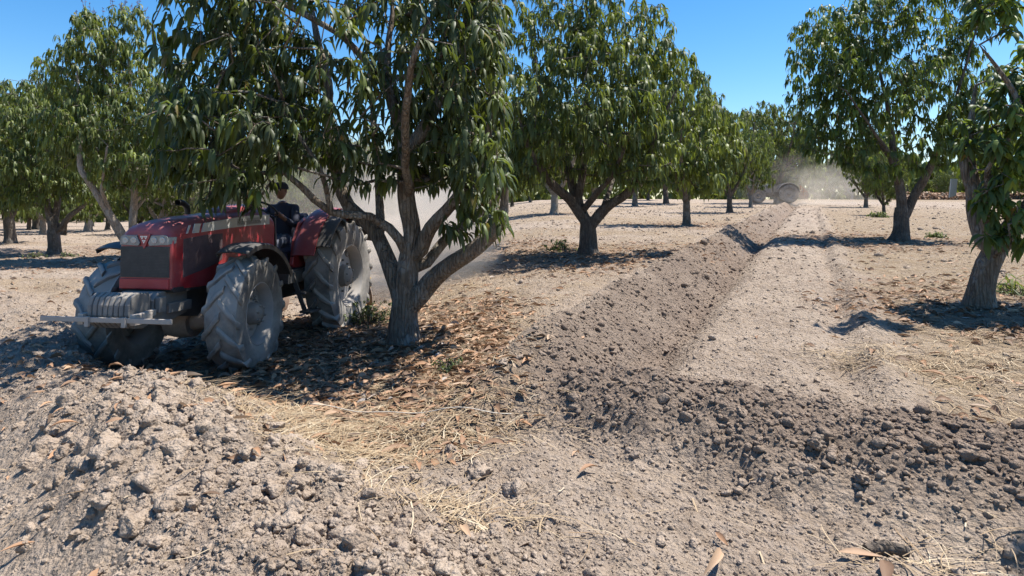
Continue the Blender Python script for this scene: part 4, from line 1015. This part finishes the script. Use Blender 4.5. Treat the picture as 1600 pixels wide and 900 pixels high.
def build_tractor(label, body, low, detail=True, steer=R(4), WB=2.5):
    T = empty('tractor')
    tag(T, label, 'tractor')
    FR, RR_ = .60, .78
    # bonnet: sections front to back (x, half width, z bottom, z top)
    H = [(.66, .262, .90, 1.445), (.652, .270, .885, 1.475), (.63, .278, .88, 1.505), (.58, .285, .88, 1.535), (.48, .29, .88, 1.56), (.2, .30, .875, 1.595), (-.3, .32, .87, 1.635), (-.62, .335, .86, 1.665), (-.9, .345, .855, 1.69), (-1.05, .35, .85, 1.685), (-1.16, .35, .85, 1.63)]
    def hw(x):
        xs = [h[0] for h in H][::-1]; return float(np.interp(x, xs, [h[1] for h in H][::-1]))
    def zt(x): return float(np.interp(x, [h[0] for h in H][::-1], [h[3] for h in H][::-1]))
    def sec(x, w, zb, z1):
        r = []
        for y, z in [(w, zb), (w, zb + .12), (w, zb + .3), (w, z1 - .16), (w - .006, z1 - .115), (w - .03, z1 - .065), (w - .075, z1 - .03), (w - .15, z1 - .012), (w * .4, z1 - .002), (0, z1)]: r.append((x, y, z))
        return r + [(x, -y, z) for x, y, z in r[-2::-1]]
    b = MB(); b.loft([sec(*h) for h in H]); hood = b.build('bonnet', body, T, smooth=True, bevel=.006)
    # raised tank cover behind the bonnet crest
    b = MB(); b.loft([[(x, y * w, z) for y, z in ((-1, z0), (-.85, z1 - .02), (-.4, z1), (.4, z1), (.85, z1 - .02), (1, z0))] for x, w, z0, z1 in ((-.35, .17, 1.6, 1.635), (-.5, .19, 1.61, 1.69), (-.75, .20, 1.63, 1.735), (-1.02, .20, 1.64, 1.75), (-1.12, .18, 1.6, 1.71))])
    b.build('bonnet_crest', body, hood, smooth=True)
    xf = .667
    b = MB(); b.prism([(-.262, 1.0039), (.262, 1.0039), (.262, 1.305), (-.262, 1.305)], xf - .01, xf + .006, 'X'); g = b.build('grille', M['grille'], hood, bevel=.004)
    if detail:
        b = MB()
        for k in range(20): b.box((xf + .008, 0, 1.018 + k * .0146), (.004, .51, .004))
        b.build('grille_bars', M['black'], g)
    # side panels, stripe, lettering on both flanks
    for s in (1, -1):
        def flank(poly, e0, e1):
            V = [(x, s * (hw(x) + e), z) for e in (e0, e1) for x, z in poly]; n = len(poly)
            return V, [tuple(range(n)), tuple(range(2 * n - 1, n - 1, -1))] + [(k, k + n, (k + 1) % n + n, (k + 1) % n) for k in range(n)]
        b = MB(); b.add(*flank([(.50, .99), (.50, 1.3756), (.2, 1.4051), (-.12, 1.4169), (-.12, 1.1396), (-.02, 1.0924), (.2, 1.0452)], -.004, .004)); b.build('side_grille', M['sidemesh'], hood)
        b = MB()
        b.add(*flank([(.46, 1.4287), (.435, 1.4287), (.395, 1.5113), (.42, 1.5113)], -.004, .004))
        b.add(*flank([(.37, 1.4287), (.27, 1.4346), (.24, 1.529), (.335, 1.5266)], -.004, .0045))
        b.add(*flank([(.23, 1.437), (-.3, 1.4759), (-.3, 1.5821), (.19, 1.5314)], -.004, .004)); b.add(*flank([(-.3, 1.4759), (-.62, 1.4936), (-.62, 1.6116), (-.3, 1.5821)], -.004, .004)); b.add(*flank([(-.62, 1.4936), (-1.03, 1.5054), (-1.03, 1.6233), (-.62, 1.6116)], -.004, .004))
        b.build('stripe', M['decal'], hood)
        if detail:
            b = MB(); b.add(*flank([(-.38, 1.496), (-.84, 1.5172), (-.84, 1.5939), (-.38, 1.5703)], .0, .0065)); b.build('stripe_panel', mat_simple('decal_shade', (.27, .265, .25), .5), hood)
            cu = bpy.data.curves.new('lettering', 'FONT'); cu.body = 'MASSEY FERGUSON'; cu.size = .052; cu.extrude = .001
            o = bpy.data.objects.new('lettering', cu); COL.objects.link(o)
            dg = bpy.context.evaluated_depsgraph_get(); me = bpy.data.meshes.new_from_object(o.evaluated_get(dg)); bpy.data.objects.remove(o)
            me.materials.clear(); me.materials.append(M['decaldark'])
            o = bpy.data.objects.new('lettering', me); COL.objects.link(o); o.parent = hood
            yaw = math.atan2(hw(-.84) - hw(-.38), .46)
            if s > 0: o.rotation_euler = (R(90), 0, R(180) - yaw); o.location = (-.375, hw(-.375) + .0085, 1.5113)
            else: o.rotation_euler = (R(90), 0, yaw); o.location = (-.845, -hw(-.845) - .0085, 1.5196)
            o.rotation_euler.rotate_axis('Z', R(1.8) * s)
        # lamps
        b = MB(); e = .0
        b.prism([(s * .078, 1.415), (s * .225, 1.418), (s * .254, 1.40), (s * .260, 1.322), (s * .06, 1.313), (s * .045, 1.34)], xf - .006, xf + .018, 'X')
        b.add([(xf + .014, s * .252, 1.40), (xf + .014, s * .259, 1.325), (.60, s * (hw(.60) + .006), 1.335), (.59, s * (hw(.59) + .006), 1.40), (xf - .02, s * .235, 1.40), (xf - .02, s * .24, 1.325), (.60, s * .235, 1.335), (.59, s * .235, 1.40)], [(0, 1, 2, 3), (4, 7, 6, 5), (0, 3, 7, 4), (1, 5, 6, 2), (0, 4, 5, 1), (3, 2, 6, 7)])
        lamp = b.build('headlight', M['lens'], T, bevel=.004)
        b = MB()
        for yy in (.11, .20): b.lathe([(xf + .017, .036), (xf + .0215, .033), (xf + .0225, .024), (xf + .0205, .001)], 20, (0, s * yy, 1.366), 'X')
        b.build('bulb', M['lensdark'], lamp, smooth=True)
    # nose: overhanging lip, red point between the lamps, emblem
    b = MB(); b.prism([(-.07, 1.428), (.07, 1.428), (.055, 1.39), (.004, 1.285), (-.004, 1.285), (-.055, 1.39)], xf - .004, xf + .014, 'X')
    nose = b.build('nose_panel', body, hood, bevel=.003)
    if detail:
        b = MB()
        for cy, cz, up in ((-.020, 1.397, 1), (.020, 1.397, 1), (0, 1.357, 1)):
            o_ = [(cy - .019, cz + .012), (cy + .019, cz + .012), (cy, cz - .021)]; i_ = [(cy - .009, cz + .006), (cy + .009, cz + .006), (cy, cz - .010)]
            for k in range(3):
                j = (k + 1) % 3; b.prism([o_[k], o_[j], i_[j], i_[k]], xf + .013, xf + .019, 'X')
        b.build('emblem', mat_simple('chrome_emblem', (.72, .72, .72), .3, metal=.4), hood)
    # chin bar below the grille and dark skirt
    b = MB(); b.prism([(-.266, .895), (.266, .895), (.264, .99), (-.264, .99)], xf - .01, xf + .012, 'X'); b.build('chin_panel', low, hood, bevel=.005)
    b = MB(); b.prism([(.655, .885), (.62, .855), (-1.1, .825), (-1.2, .85), (-1.2, .88), (.62, .905)], -.29, .29); b.build('skirt', M['black'], T)
    # chassis
    b = MB(); b.prism([(.60, .62), (.62, .86), (-.2, .84), (-1.2, .83), (-1.2, .5), (-.4, .46), (-.1, .52), (.2, .56)], -.17, .17)
    b.box((-.75, 0, .66), (1.0, .42, .36)); b.box((-1.7, 0, .72), (1.3, .40, .42)); b.box((-2.35, 0, .78), (.7, .46, .5)); b.lathe([(-.55, .15), (-.3, .17), (.3, .17), (.55, .15)], 20, (-WB, 0, RR_), 'Y', True)
    b.lathe([(-1.1, .09), (-.75, .10), (-.7, .07)], 16, (0, .24, .72), 'X', True); b.lathe([(-.6, .075), (-.3, .075)], 16, (0, .27, .66), 'X', True)
    b.build('chassis', M['irondark'], T, bevel=.012)
    b = MB(); b.prism([(.30, .62), (.30, .87), (.72, .87), (.80, .80), (.80, .62), (.6, .56)], -.20, .20); b.box((.74, .235, .755), (.1, .05, .15)); b.box((.74, -.235, .755), (.1, .05, .15)); b.box((.45, .22, .70), (.34, .04, .10)); b.box((.45, -.22, .70), (.34, .04, .10))
    b.box((.79, .12, .84), (.05, .025, .07)); b.box((.79, -.12, .84), (.05, .025, .07)); b.build('front_bolster', M['iron'], T, bevel=.008)
    # weights: plates side by side with a rounded nose
    if detail:
        for k in range(8):
            y = -.21 + k * .054; pl = [(.82, .58), (.82, .84), (.90, .885), (1.0, .895), (1.075, .86), (1.105, .79), (1.11, .70), (1.08, .62), (1.02, .57), (.92, .555)]
            b = MB(); b.prism(pl, y - .0235, y + .0235); b.build('ballast_weight', M['iron'], T, bevel=.013)
        b = MB(); b.bar((.98, -.30, .665), (.98, .30, .665), .10, .085); b.box((1.06, -.27, .665), (.16, .055, .10)); b.box((1.06, .25, .665), (.14, .06, .10)); b.bar((.85, .25, .70), (1.05, .27, .69), .05, .06)
        b.build('weight_bracket', M['steelbar'], T, bevel=.006)
        b = MB(); b.bar((1.155, -.66, .665), (1.155, .66, .665), .022, .045); b.box((1.17, -.17, .65), (.03, .04, .09)); b.box((1.17, .20, .65), (.03, .04, .09)); b.build('front_bar', M['steelbar'], T, bevel=.004)
    # front axle
    b = MB(); b.tube([(0, -.60, .52), (0, -.3, .50), (0, 0, .47), (0, .3, .50), (0, .60, .52)], [.09, .085, .12, .085, .09], 14); b.lathe([(-.14, .17), (0, .19), (.14, .17)], 20, (0, -.05, .48), 'Y', True)
    b.box((0, 0, .6), (.3, .2, .16)); b.lathe([(.5, .13), (.62, .16), (.70, .15)], 20, (0, 0, FR - .05), 'Y', True); b.lathe([(-.5, .13), (-.62, .16), (-.70, .15)], 20, (0, 0, FR - .05), 'Y', True)
    b.tube([(-.2, -.55, .5), (-.2, .55, .5)], .022, 8); b.build('front_axle', M['rust'], T, smooth=True)
    wheel(T, (0, .68, FR - .03), FR, .36, .33, 14, 1, steer, dish=.2, phase=.1); wheel(T, (0, -.74, FR - .06), FR, .36, .33, 14, -1, steer, dish=.2, phase=.25)
    wheel(T, (-WB, .70, RR_ - .02), RR_, .39, .44, 18, 1, 0, dish=.25); wheel(T, (-WB, -.70, RR_ - .02), RR_, .39, .44, 18, -1, 0, dish=.25)
    # front mudguards
    for s in (1, -1):
        b = MB(); b2 = s
        arc_fender(b, 0, FR, FR + .12, s * .53, s * .88, R(62) if s > 0 else R(66), R(152), 12, .06)
        fg = b.build('front_mudguard', M['black'], T, smooth=True)
        b = MB(); b.tube([(-.02, s * .3, .75), (-.05, s * .58, 1.0), (-.08, s * .72, FR + .10)], .02, 8); b.tube([(-.30, s * .3, .78), (-.33, s * .58, 1.0), (-.30, s * .72, FR + .06)], .02, 8); b.build('bracket', M['irondark'], fg, smooth=True)
    # rear mudguards: red inner shells curving over, black lip above the tyre
    for s in (1, -1):
        b = MB(); secs = []
        for k in range(15):
            q = R(20) + R(155) * k / 14; c, sn = math.cos(q), math.sin(q); r = RR_ + .135 + .03 * math.sin(q * 1.3)
            # profile from inner wall out to the lip
            pts = [(.36, .42), (.37, r - .10), (.40, r - .03), (.46, r + .005), (.60, r + .01), (.72, r), (.72, r - .018), (.60, r - .01), (.46, r - .015), (.415, r - .05), (.385, r - .12), (.375, .42)]
            secs.append([(-WB + rr_ * c, s * y, RR_ + rr_ * sn) for y, rr_ in pts])
        b.loft(secs); fd = b.build('rear_mudguard', body, T, smooth=True)
        b = MB(); arc_fender(b, -WB, RR_, RR_ + .13, s * .66, s * .90, R(28), R(150), 14, .035); b.build('lip', M['black'], fd, smooth=True)
        # foot panel in front of the rear wheel
        b = MB(); b.prism([(-1.62, .92), (-1.55, .96), (-1.62, 1.28), (-1.78, 1.52), (-1.98, 1.60), (-1.98, .92)], s * .34, s * .395); b.build('side_panel', body, fd, bevel=.01)
        b = MB(); b.tube([(-2.0, s * .41, 1.45), (-1.9, s * .43, 1.42), (-1.82, s * .43, 1.34), (-1.84, s * .41, 1.27)], .016, 8); b.build('grab_handle', M['black'], fd, smooth=True)
    b = MB(); b.box((-1.55, 0, .90), (.72, 1.0, .035)); b.box((-1.45, .42, .82), (.5, .2, .14)); b.build('platform', M['irondark'], T, bevel=.006)
    for s in (1, -1):
        b = MB()
        for xx in (-1.36, -1.66): b.bar((xx, s * .47, .90), (xx - .04, s * .66, .36), .06, .02, (1, 0, 0))
        for zz, yy in ((.38, .66), (.62, .575)): b.box((-1.53, s * yy, zz), (.32, .15, .03))
        b.build('step_ladder', M['irondark'], T, bevel=.004)
    # console, steering wheel, levers
    b = MB(); b.loft([[(x, y * w, z) for y, z in ((-1, z0), (-.9, z1 - .05), (-.6, z1), (.6, z1), (.9, z1 - .05), (1, z0))] for x, w, z0, z1 in ((-1.24, .34, .92, 1.64), (-1.34, .30, .92, 1.63), (-1.40, .22, .92, 1.55))]); b.build('console', M['black'], T, smooth=True)
    b = MB(); b.tube([(-1.33, 0, 1.5), (-1.48, 0, 1.66)], .022, 10); col = b.build('steering_column', M['black'], T, smooth=True)
    b = MB(); c0 = Vector((-1.48, 0, 1.665)); ax = Vector((-.62, 0, .78)).normalized(); u = Vector((0, 1, 0)); v = ax.cross(u)
    ring = [c0 + (u * math.cos(q) + v * math.sin(q)) * .20 for q in [2 * math.pi * k / 32 for k in range(33)]]; b.tube(ring, .014, 8, False)
    for q in (0.3, 2.4, 4.5): b.tube([c0 - ax * .02, c0 + (u * math.cos(q) + v * math.sin(q)) * .195], .009, 6)
    b.tube([c0 - ax * .03, c0 + ax * .01], .04, 14); b.build('steering_wheel', M['black'], col, smooth=True)
    b = MB(); b.tube([(-.86, .22, 1.58), (-.86, .225, 1.72)], [.012, .016], 8); b.box((-.86, .226, 1.73), (.045, .03, .04)); b.build('indicator', M['black'], T, bevel=.006)
    b = MB(); b.tube([(-.55, -.40, 1.42), (-.56, -.42, 1.66), (-.54, -.42, 1.72), (-.47, -.42, 1.755), (-.38, -.42, 1.76)], [.033, .033, .035, .035, .036], 14, False); b.tube([(-.55, -.33, 1.2), (-.55, -.39, 1.30), (-.55, -.40, 1.44)], [.06, .06, .04], 12); b.build('exhaust_pipe', M['black'], T, smooth=True)
    # seat
    b = MB(); b.box((-2.02, 0, 1.16), (.46, .50, .11)); b.box((-2.0, 0, 1.02), (.3, .3, .22)); seat = b.build('seat', M['blueseat'], T, bevel=.04)
    b = MB(); b.box((-2.26, 0, 1.42), (.10, .48, .46), Matrix.Rotation(R(-10), 3, 'Y')); b.build('backrest', M['blueseat'], seat, bevel=.04)
    # folded roll bar behind the seat
    b = MB()
    for s in (1, -1): b.tube([(-2.45, s * .42, .95), (-2.48, s * .43, 1.55)], .032, 10)
    b.tube([(-2.48, -.43, 1.55), (-2.62, -.42, 1.62), (-2.95, -.40, 1.50), (-2.95, .40, 1.50), (-2.62, .42, 1.62), (-2.48, .43, 1.55)], .03, 10); b.build('roll_bar', M['black'], T, smooth=True)
    for a_, b_ in (((-2.6, -.36, .6), (-3.25, -.36, .5)), ((-2.6, .36, .6), (-3.25, .36, .5)), ((-2.6, 0, .98), (-3.25, 0, .92))):
        b = MB(); b.tube([a_, b_], .025, 8); b.build('link_arm', M['irondark'], T, smooth=True)
    return T

def build_ridger(label, mat, loc, rz, s=1.0):
    """mounted ridging discs: toolbar, mast, two dished discs on arms"""
    T = empty('ridging_implement', loc, rz); tag(T, label, 'implement')
    b = MB(); b.bar((0, -.95, .62), (0, .95, .62), .09, .09); b.bar((.0, -.3, .62), (.02, -.05, 1.12), .05, .05); b.bar((0, .3, .62), (.02, .05, 1.12), .05, .05); b.box((.04, 0, 1.1), (.1, .16, .12)); b.bar((0, 0, 1.1), (-.5, 0, .62), .04, .05)
    b.bar((0, 0, .62), (-.55, 0, .62), .07, .07); b.build('frame', mat, T, bevel=.006)
    for sg in (1, -1):
        b = MB(); b.bar((0, sg * .86, .84), (0, sg * .86, .26), .06, .06, (1, 0, 0)); b.bar((0, sg * .86, .30), (-.22, sg * .82, .30), .05, .05); b.box((0, sg * .86, .86), (.10, .10, .05)); b.box((-.03, sg * .90, .62), (.14, .05, .16)); arm = b.build('arm', mat, T, bevel=.005)
        b = MB(); b.lathe([(-.05, .001), (-.045, .10), (-.02, .22), (.02, .30), (.026, .30), (-.012, .22), (-.036, .10), (-.04, .001)], 28); b.lathe([(-.08, .06), (-.04, .07)], 14, cap=True); b.lathe([(-.05, .025), (.1, .03)], 10, cap=True)
        o = b.build('disc', M['rust'], arm, smooth=True); o.location = (-.24, sg * .80, .27); o.rotation_euler = (0, R(6), R(35) * sg + (math.pi if sg < 0 else 0))
    T.scale = (s, s, s); return T

TH = R(TRACTOR['heading'])
fwd = Vector((-math.sin(TH), -math.cos(TH), 0)); left = Vector((math.cos(TH), -math.sin(TH), 0))
tractor = build_tractor('red farm tractor with dusty tyres and front weights under the big dark tree', M['red'], M['redlow'], steer=R(TRACTOR['steer']), WB=TRACTOR['wb'])
tx, ty = TRACTOR['pos']; rear = Vector((tx, ty, 0)) - fwd * TRACTOR['wb']
zf = TRACTOR['zf']; zr = TRACTOR['zr']
pitch = math.atan2(zf - zr, TRACTOR['wb'])
tractor.location = (tx, ty, zf)
tractor.rotation_euler = (Matrix.Rotation(math.atan2(fwd.y, fwd.x), 4, 'Z') @ Matrix.Rotation(-pitch, 4, 'Y') @ Matrix.Rotation(R(TRACTOR['roll']), 4, 'X')).to_euler()
tractor.scale = [TRACTOR['s']] * 3
TM = Matrix.Translation(tractor.location) @ tractor.rotation_euler.to_matrix().to_4x4() @ Matrix.Scale(TRACTOR['s'], 4)
ridger = build_ridger('rusty yellow ridging implement mounted behind the rear tyre of the red tractor', M['yellow'], (0, 0, 0), 0)
ridger.matrix_world = TM @ Matrix.Translation((-TRACTOR['wb'] - .85, -0.12, -.05))

# far tractor, broadside at the end of the furrow
far = build_tractor('distant grey dusty tractor crossing the far end of the furrow under the tall tree', M['farbody'], M['farbody'], detail=False)
fx, fy = gp(1230, 319.5); fs = 1.12
far.scale = (fs, fs, fs); far.rotation_euler = (0, 0, R(180 - 12)); f_ = Vector((math.cos(R(168)), math.sin(R(168)), 0))
far.location = Vector((fx, fy, gz0(fx, fy))) + f_ * 2.5 * fs
fr2 = build_ridger('orange implement with dished discs mounted on the distant tractor', M['orange'], (fx - f_.x * 1.25, fy - f_.y * 1.25, gz0(fx, fy) + .35), R(168), 1.15)

# ------------------------------------------------------------------ driver
def make_driver(parent_matrix, label):
    J = {'pel': ((-2.02, 0, 1.27), .155), 'wa': ((-2.06, 0, 1.42), .14), 'ch': ((-2.04, 0, 1.60), .165), 'nb': ((-2.0, 0, 1.76), .075), 'nk': ((-1.98, 0, 1.82), .06)}
    E = [('pel', 'wa'), ('wa', 'ch'), ('ch', 'nb'), ('nb', 'nk')]
    for s, t in ((1, 'l'), (-1, 'r')):
        J.update({'sh' + t: ((-2.02, s * .185, 1.71), .068), 'el' + t: ((-1.86, s * .27, 1.47), .048), 'wr' + t: ((-1.64, s * .185, 1.60), .033),
                  'hi' + t: ((-1.96, s * .10, 1.25), .10), 'kn' + t: ((-1.55, s * .17, 1.27), .072), 'an' + t: ((-1.43, s * .17, .97), .045), 'to' + t: ((-1.28, s * .18, .945), .04)})
        E += [('ch', 'sh' + t), ('sh' + t, 'el' + t), ('el' + t, 'wr' + t), ('pel', 'hi' + t), ('hi' + t, 'kn' + t), ('kn' + t, 'an' + t), ('an' + t, 'to' + t)]
        pal = (-1.57, s * .18, 1.635); J['pa' + t] = (pal, .034); E.append(('wr' + t, 'pa' + t))
        for f in range(4):
            bx = Vector(pal) + Vector((.035, 0, .0)); y = s * (.155 + f * .017)
            J[f'f{f}a{t}'] = ((-1.535, y, 1.655), .0105); J[f'f{f}b{t}'] = ((-1.515, y, 1.63 - .003 * f), .009); J[f'f{f}c{t}'] = ((-1.535, y, 1.61), .008)
            E += [('pa' + t, f'f{f}a{t}'), (f'f{f}a{t}', f'f{f}b{t}'), (f'f{f}b{t}', f'f{f}c{t}')]
        J['tha' + t] = ((-1.575, s * .145, 1.62), .011); J['thb' + t] = ((-1.55, s * .13, 1.605), .009); E += [('pa' + t, 'tha' + t), ('tha' + t, 'thb' + t)]
    keys = list(J); me = bpy.data.meshes.new('body'); me.from_pydata([J[k][0] for k in keys], [(keys.index(a), keys.index(b)) for a, b in E], [])
    o = bpy.data.objects.new('body', me); COL.objects.link(o)
    sk = o.modifiers.new('skin', 'SKIN'); sk.use_smooth_shade = True
    for i, k in enumerate(keys): me.skin_vertices[0].data[i].radius = (J[k][1], J[k][1]); me.skin_vertices[0].data[i].use_root = (k == 'pel')
    sb = o.modifiers.new('sub', 'SUBSURF'); sb.levels = 2; sb.render_levels = 2
    dg = bpy.context.evaluated_depsgraph_get(); m2 = bpy.data.meshes.new_from_object(o.evaluated_get(dg)); bpy.data.objects.remove(o)
    skin = mat_simple('skin', (.22, .12, .075), .5); shirt = mat_simple('dark_blue_shirt', (.02, .024, .045), .85, var=.3); jeans = mat_simple('blue_jeans', (.05, .075, .13), .85, var=.3, dust=.2); boot = mat_simple('boot', (.04, .03, .025), .7, dust=.4)
    for m_ in (skin, shirt, jeans, boot): m2.materials.append(m_)
    for p in m2.polygons:
        c = p.center
        i = 1
        if c.x > -1.68 and c.z > 1.5: i = 0
        elif c.z > 1.79: i = 0
        elif c.z < 1.03: i = 3
        elif c.z < 1.36: i = 2
        p.material_index = i; p.use_smooth = True
    rt = empty('person'); tag(rt, label, 'person')
    m2.name = 'body'; bo = bpy.data.objects.new('body', m2); COL.objects.link(bo); bo.parent = rt
    # head: profile-shaped, with nose, brow, ears; cap on top
    bm = bmesh.new(); bmesh.ops.create_uvsphere(bm, u_segments=28, v_segments=20, radius=1)
    for v in bm.verts:
        x, y, z = v.co
        sx = .098; sy = .076 * (1 - .18 * max(0, -z)); sz = .118
        X_ = x * sx; Y_ = y * sy; Z_ = z * sz
        if x > 0:
            X_ *= 1 - .12 * max(0, -z) ; g = math.exp(-(y / .16) ** 2)
            X_ += .022 * g * math.exp(-((z + .12) / .16) ** 2)                      # nose
            X_ -= .010 * math.exp(-((abs(y) - .36) / .16) ** 2) * math.exp(-((z - .06) / .12) ** 2)   # eye sockets
            X_ += .006 * g * math.exp(-((z + .48) / .07) ** 2) * 1.2                # lips
            X_ += .010 * math.exp(-(y / .3) ** 2) * math.exp(-((z + .82) / .14) ** 2)   # chin
        v.co = (X_, Y_, Z_)
    me = bpy.data.meshes.new('head'); bm.to_mesh(me); bm.free(); me.materials.append(skin); me.polygons.foreach_set('use_smooth', [True] * len(me.polygons))
    hd = bpy.data.objects.new('head', me); COL.objects.link(hd); hd.parent = rt; hd.location = (-1.955, 0, 1.955)
    b = MB()
    for s in (1, -1): b.lathe([(-.012, .001), (-.012, .012), (0, .014), (.012, .012), (.012, .001)], 12, (.088, s * .031, .008), 'X')
    b.build('eyes', mat_simple('eye', (.03, .02, .015), .2), hd, smooth=True)
    b = MB()
    for s in (1, -1): b.lathe([(-.008, .001), (-.008, .016), (.004, .026), (.008, .02), (.006, .001)], 14, (-.005, s * .078, -.005), 'Y')
    b.build('ears', skin, hd, smooth=True)
    b = MB(); b.lathe([(.02, .104), (.05, .102), (.085, .09), (.115, .06), (.128, .001)], 26, (-.004, 0, 0), 'Z'); b.prism([(.06, -.075), (.12, -.068), (.165, -.04), (.18, 0), (.165, .04), (.12, .068), (.06, .075)], .03, .042, 'Z'); b.build('cap', mat_simple('dark_cap', (.02, .022, .03), .9), hd, smooth=True)
    rt.matrix_world = parent_matrix; return rt
make_driver(TM, 'person in dark shirt, cap and blue jeans sitting on the red tractor holding the wheel')

# ------------------------------------------------------------------ dust
def dust(name, loc, size, dens, col, label, seed=0, nscale=2.2, power=1.0, step=None, aniso=0.3):
    bm = bmesh.new(); bmesh.ops.create_icosphere(bm, subdivisions=4, radius=1)
    for v in bm.verts:
        n = v.co.normalized(); v.co = n * (1 + .12 * float(vnoise(n.x * 2 + seed, n.y * 2 + n.z * 2, seed)))
    me = bpy.data.meshes.new(name); bm.to_mesh(me); bm.free()
    m, nt, nd, ln = newmat(name)
    tc = nd.new('ShaderNodeTexCoord'); le = nd.new('ShaderNodeVectorMath'); le.operation = 'LENGTH'; ln.new(tc.outputs['Object'], le.inputs[0])
    fall = ramp(nt, le.outputs['Value'], [(0.15, 1.0), (0.92, 0.0)])
    n = noise(nt, tc.outputs['Object'], nscale, 3, .6); nn = ramp(nt, n, [(.38, .06), (.64, 1.0)])
    dd = mth(nt, 'MULTIPLY', mth(nt, 'MULTIPLY', mth(nt, 'POWER', fall, power), nn), dens)
    pv = nd.new('ShaderNodeVolumePrincipled'); pv.inputs['Color'].default_value = (*col, 1); pv.inputs['Anisotropy'].default_value = aniso
    ln.new(dd, pv.inputs['Density']); finish(nt, None, pv.outputs[0])
    me.materials.append(m); o = bpy.data.objects.new(name, me); COL.objects.link(o); o.location = loc; o.scale = size
    tag(o, label, None, None, 'stuff'); return o
DC = (.95, .86, .76)
dust('dust_cloud', (-2.0, 14.0, .9), (2.2, 3.4, 1.9), 2.4, DC, 'thick pale dust billowing behind the red tractor', 1)
dust('dust_haze', (-4.8, 17.5, 1.9), (4.6, 3.8, 3.0), .12, DC, 'thin dust drifting over the red tractor into the trees', 2)
dust('dust_trail', (29.5, 62, 2.6), (9, 8, 4.6), .14, DC, 'pale dust hanging behind the distant tractor', 3)

# ------------------------------------------------------------------ sky, sun, camera
w = bpy.data.worlds.new('World'); SC.world = w; w.use_nodes = True; nt = w.node_tree
bg = nt.nodes['Background']; sky = nt.nodes.new('ShaderNodeTexSky'); sky.sky_type = 'NISHITA'; sky.sun_disc = False
SUN = Vector(SUNDIR).normalized()
sky.sun_elevation = math.asin(SUN.z); sky.sun_rotation = math.atan2(SUN.x, SUN.y)
sky.air_density = 1.0; sky.dust_density = .35; sky.ozone_density = 3.5; sky.altitude = 0
hs = nt.nodes.new('ShaderNodeHueSaturation'); hs.inputs['Saturation'].default_value = 1.35; nt.links.new(sky.outputs[0], hs.inputs['Color']); nt.links.new(hs.outputs[0], bg.inputs['Color']); bg.inputs['Strength'].default_value = SKYSTR
l = bpy.data.lights.new('sun', 'SUN'); l.energy = SUNSTR; l.angle = R(.53); l.color = (1, .95, .87)
lo = bpy.data.objects.new('sun', l); COL.objects.link(lo); lo.rotation_euler = (-SUN).to_track_quat('-Z', 'Y').to_euler()
cd = bpy.data.cameras.new('camera'); cam = bpy.data.objects.new('camera', cd); COL.objects.link(cam); SC.camera = cam
cd.sensor_width = 36; cd.lens = 36 * F / 1600; cd.shift_y = -(450 - 316.5) / 1600; cd.clip_end = 4000; cd.clip_start = .05
cam.location = (0, 0, CAMH); cam.rotation_euler = (R(90), 0, 0)
SC.view_settings.view_transform = 'Standard'; SC.view_settings.look = 'None'; SC.view_settings.exposure = EXPO; SC.view_settings.gamma = 1; SC.view_settings.use_curve_mapping = False
cy = SC.cycles; cy.use_denoising = True; cy.denoiser = 'OPENIMAGEDENOISE'; cy.max_bounces = 6; cy.diffuse_bounces = 3; cy.glossy_bounces = 2; cy.transmission_bounces = 4; cy.volume_bounces = 1; cy.transparent_max_bounces = 4
cy.use_adaptive_sampling = True; cy.adaptive_threshold = .02; cy.volume_step_rate = 4.0; cy.volume_max_steps = 64; cy.sample_clamp_indirect = 4
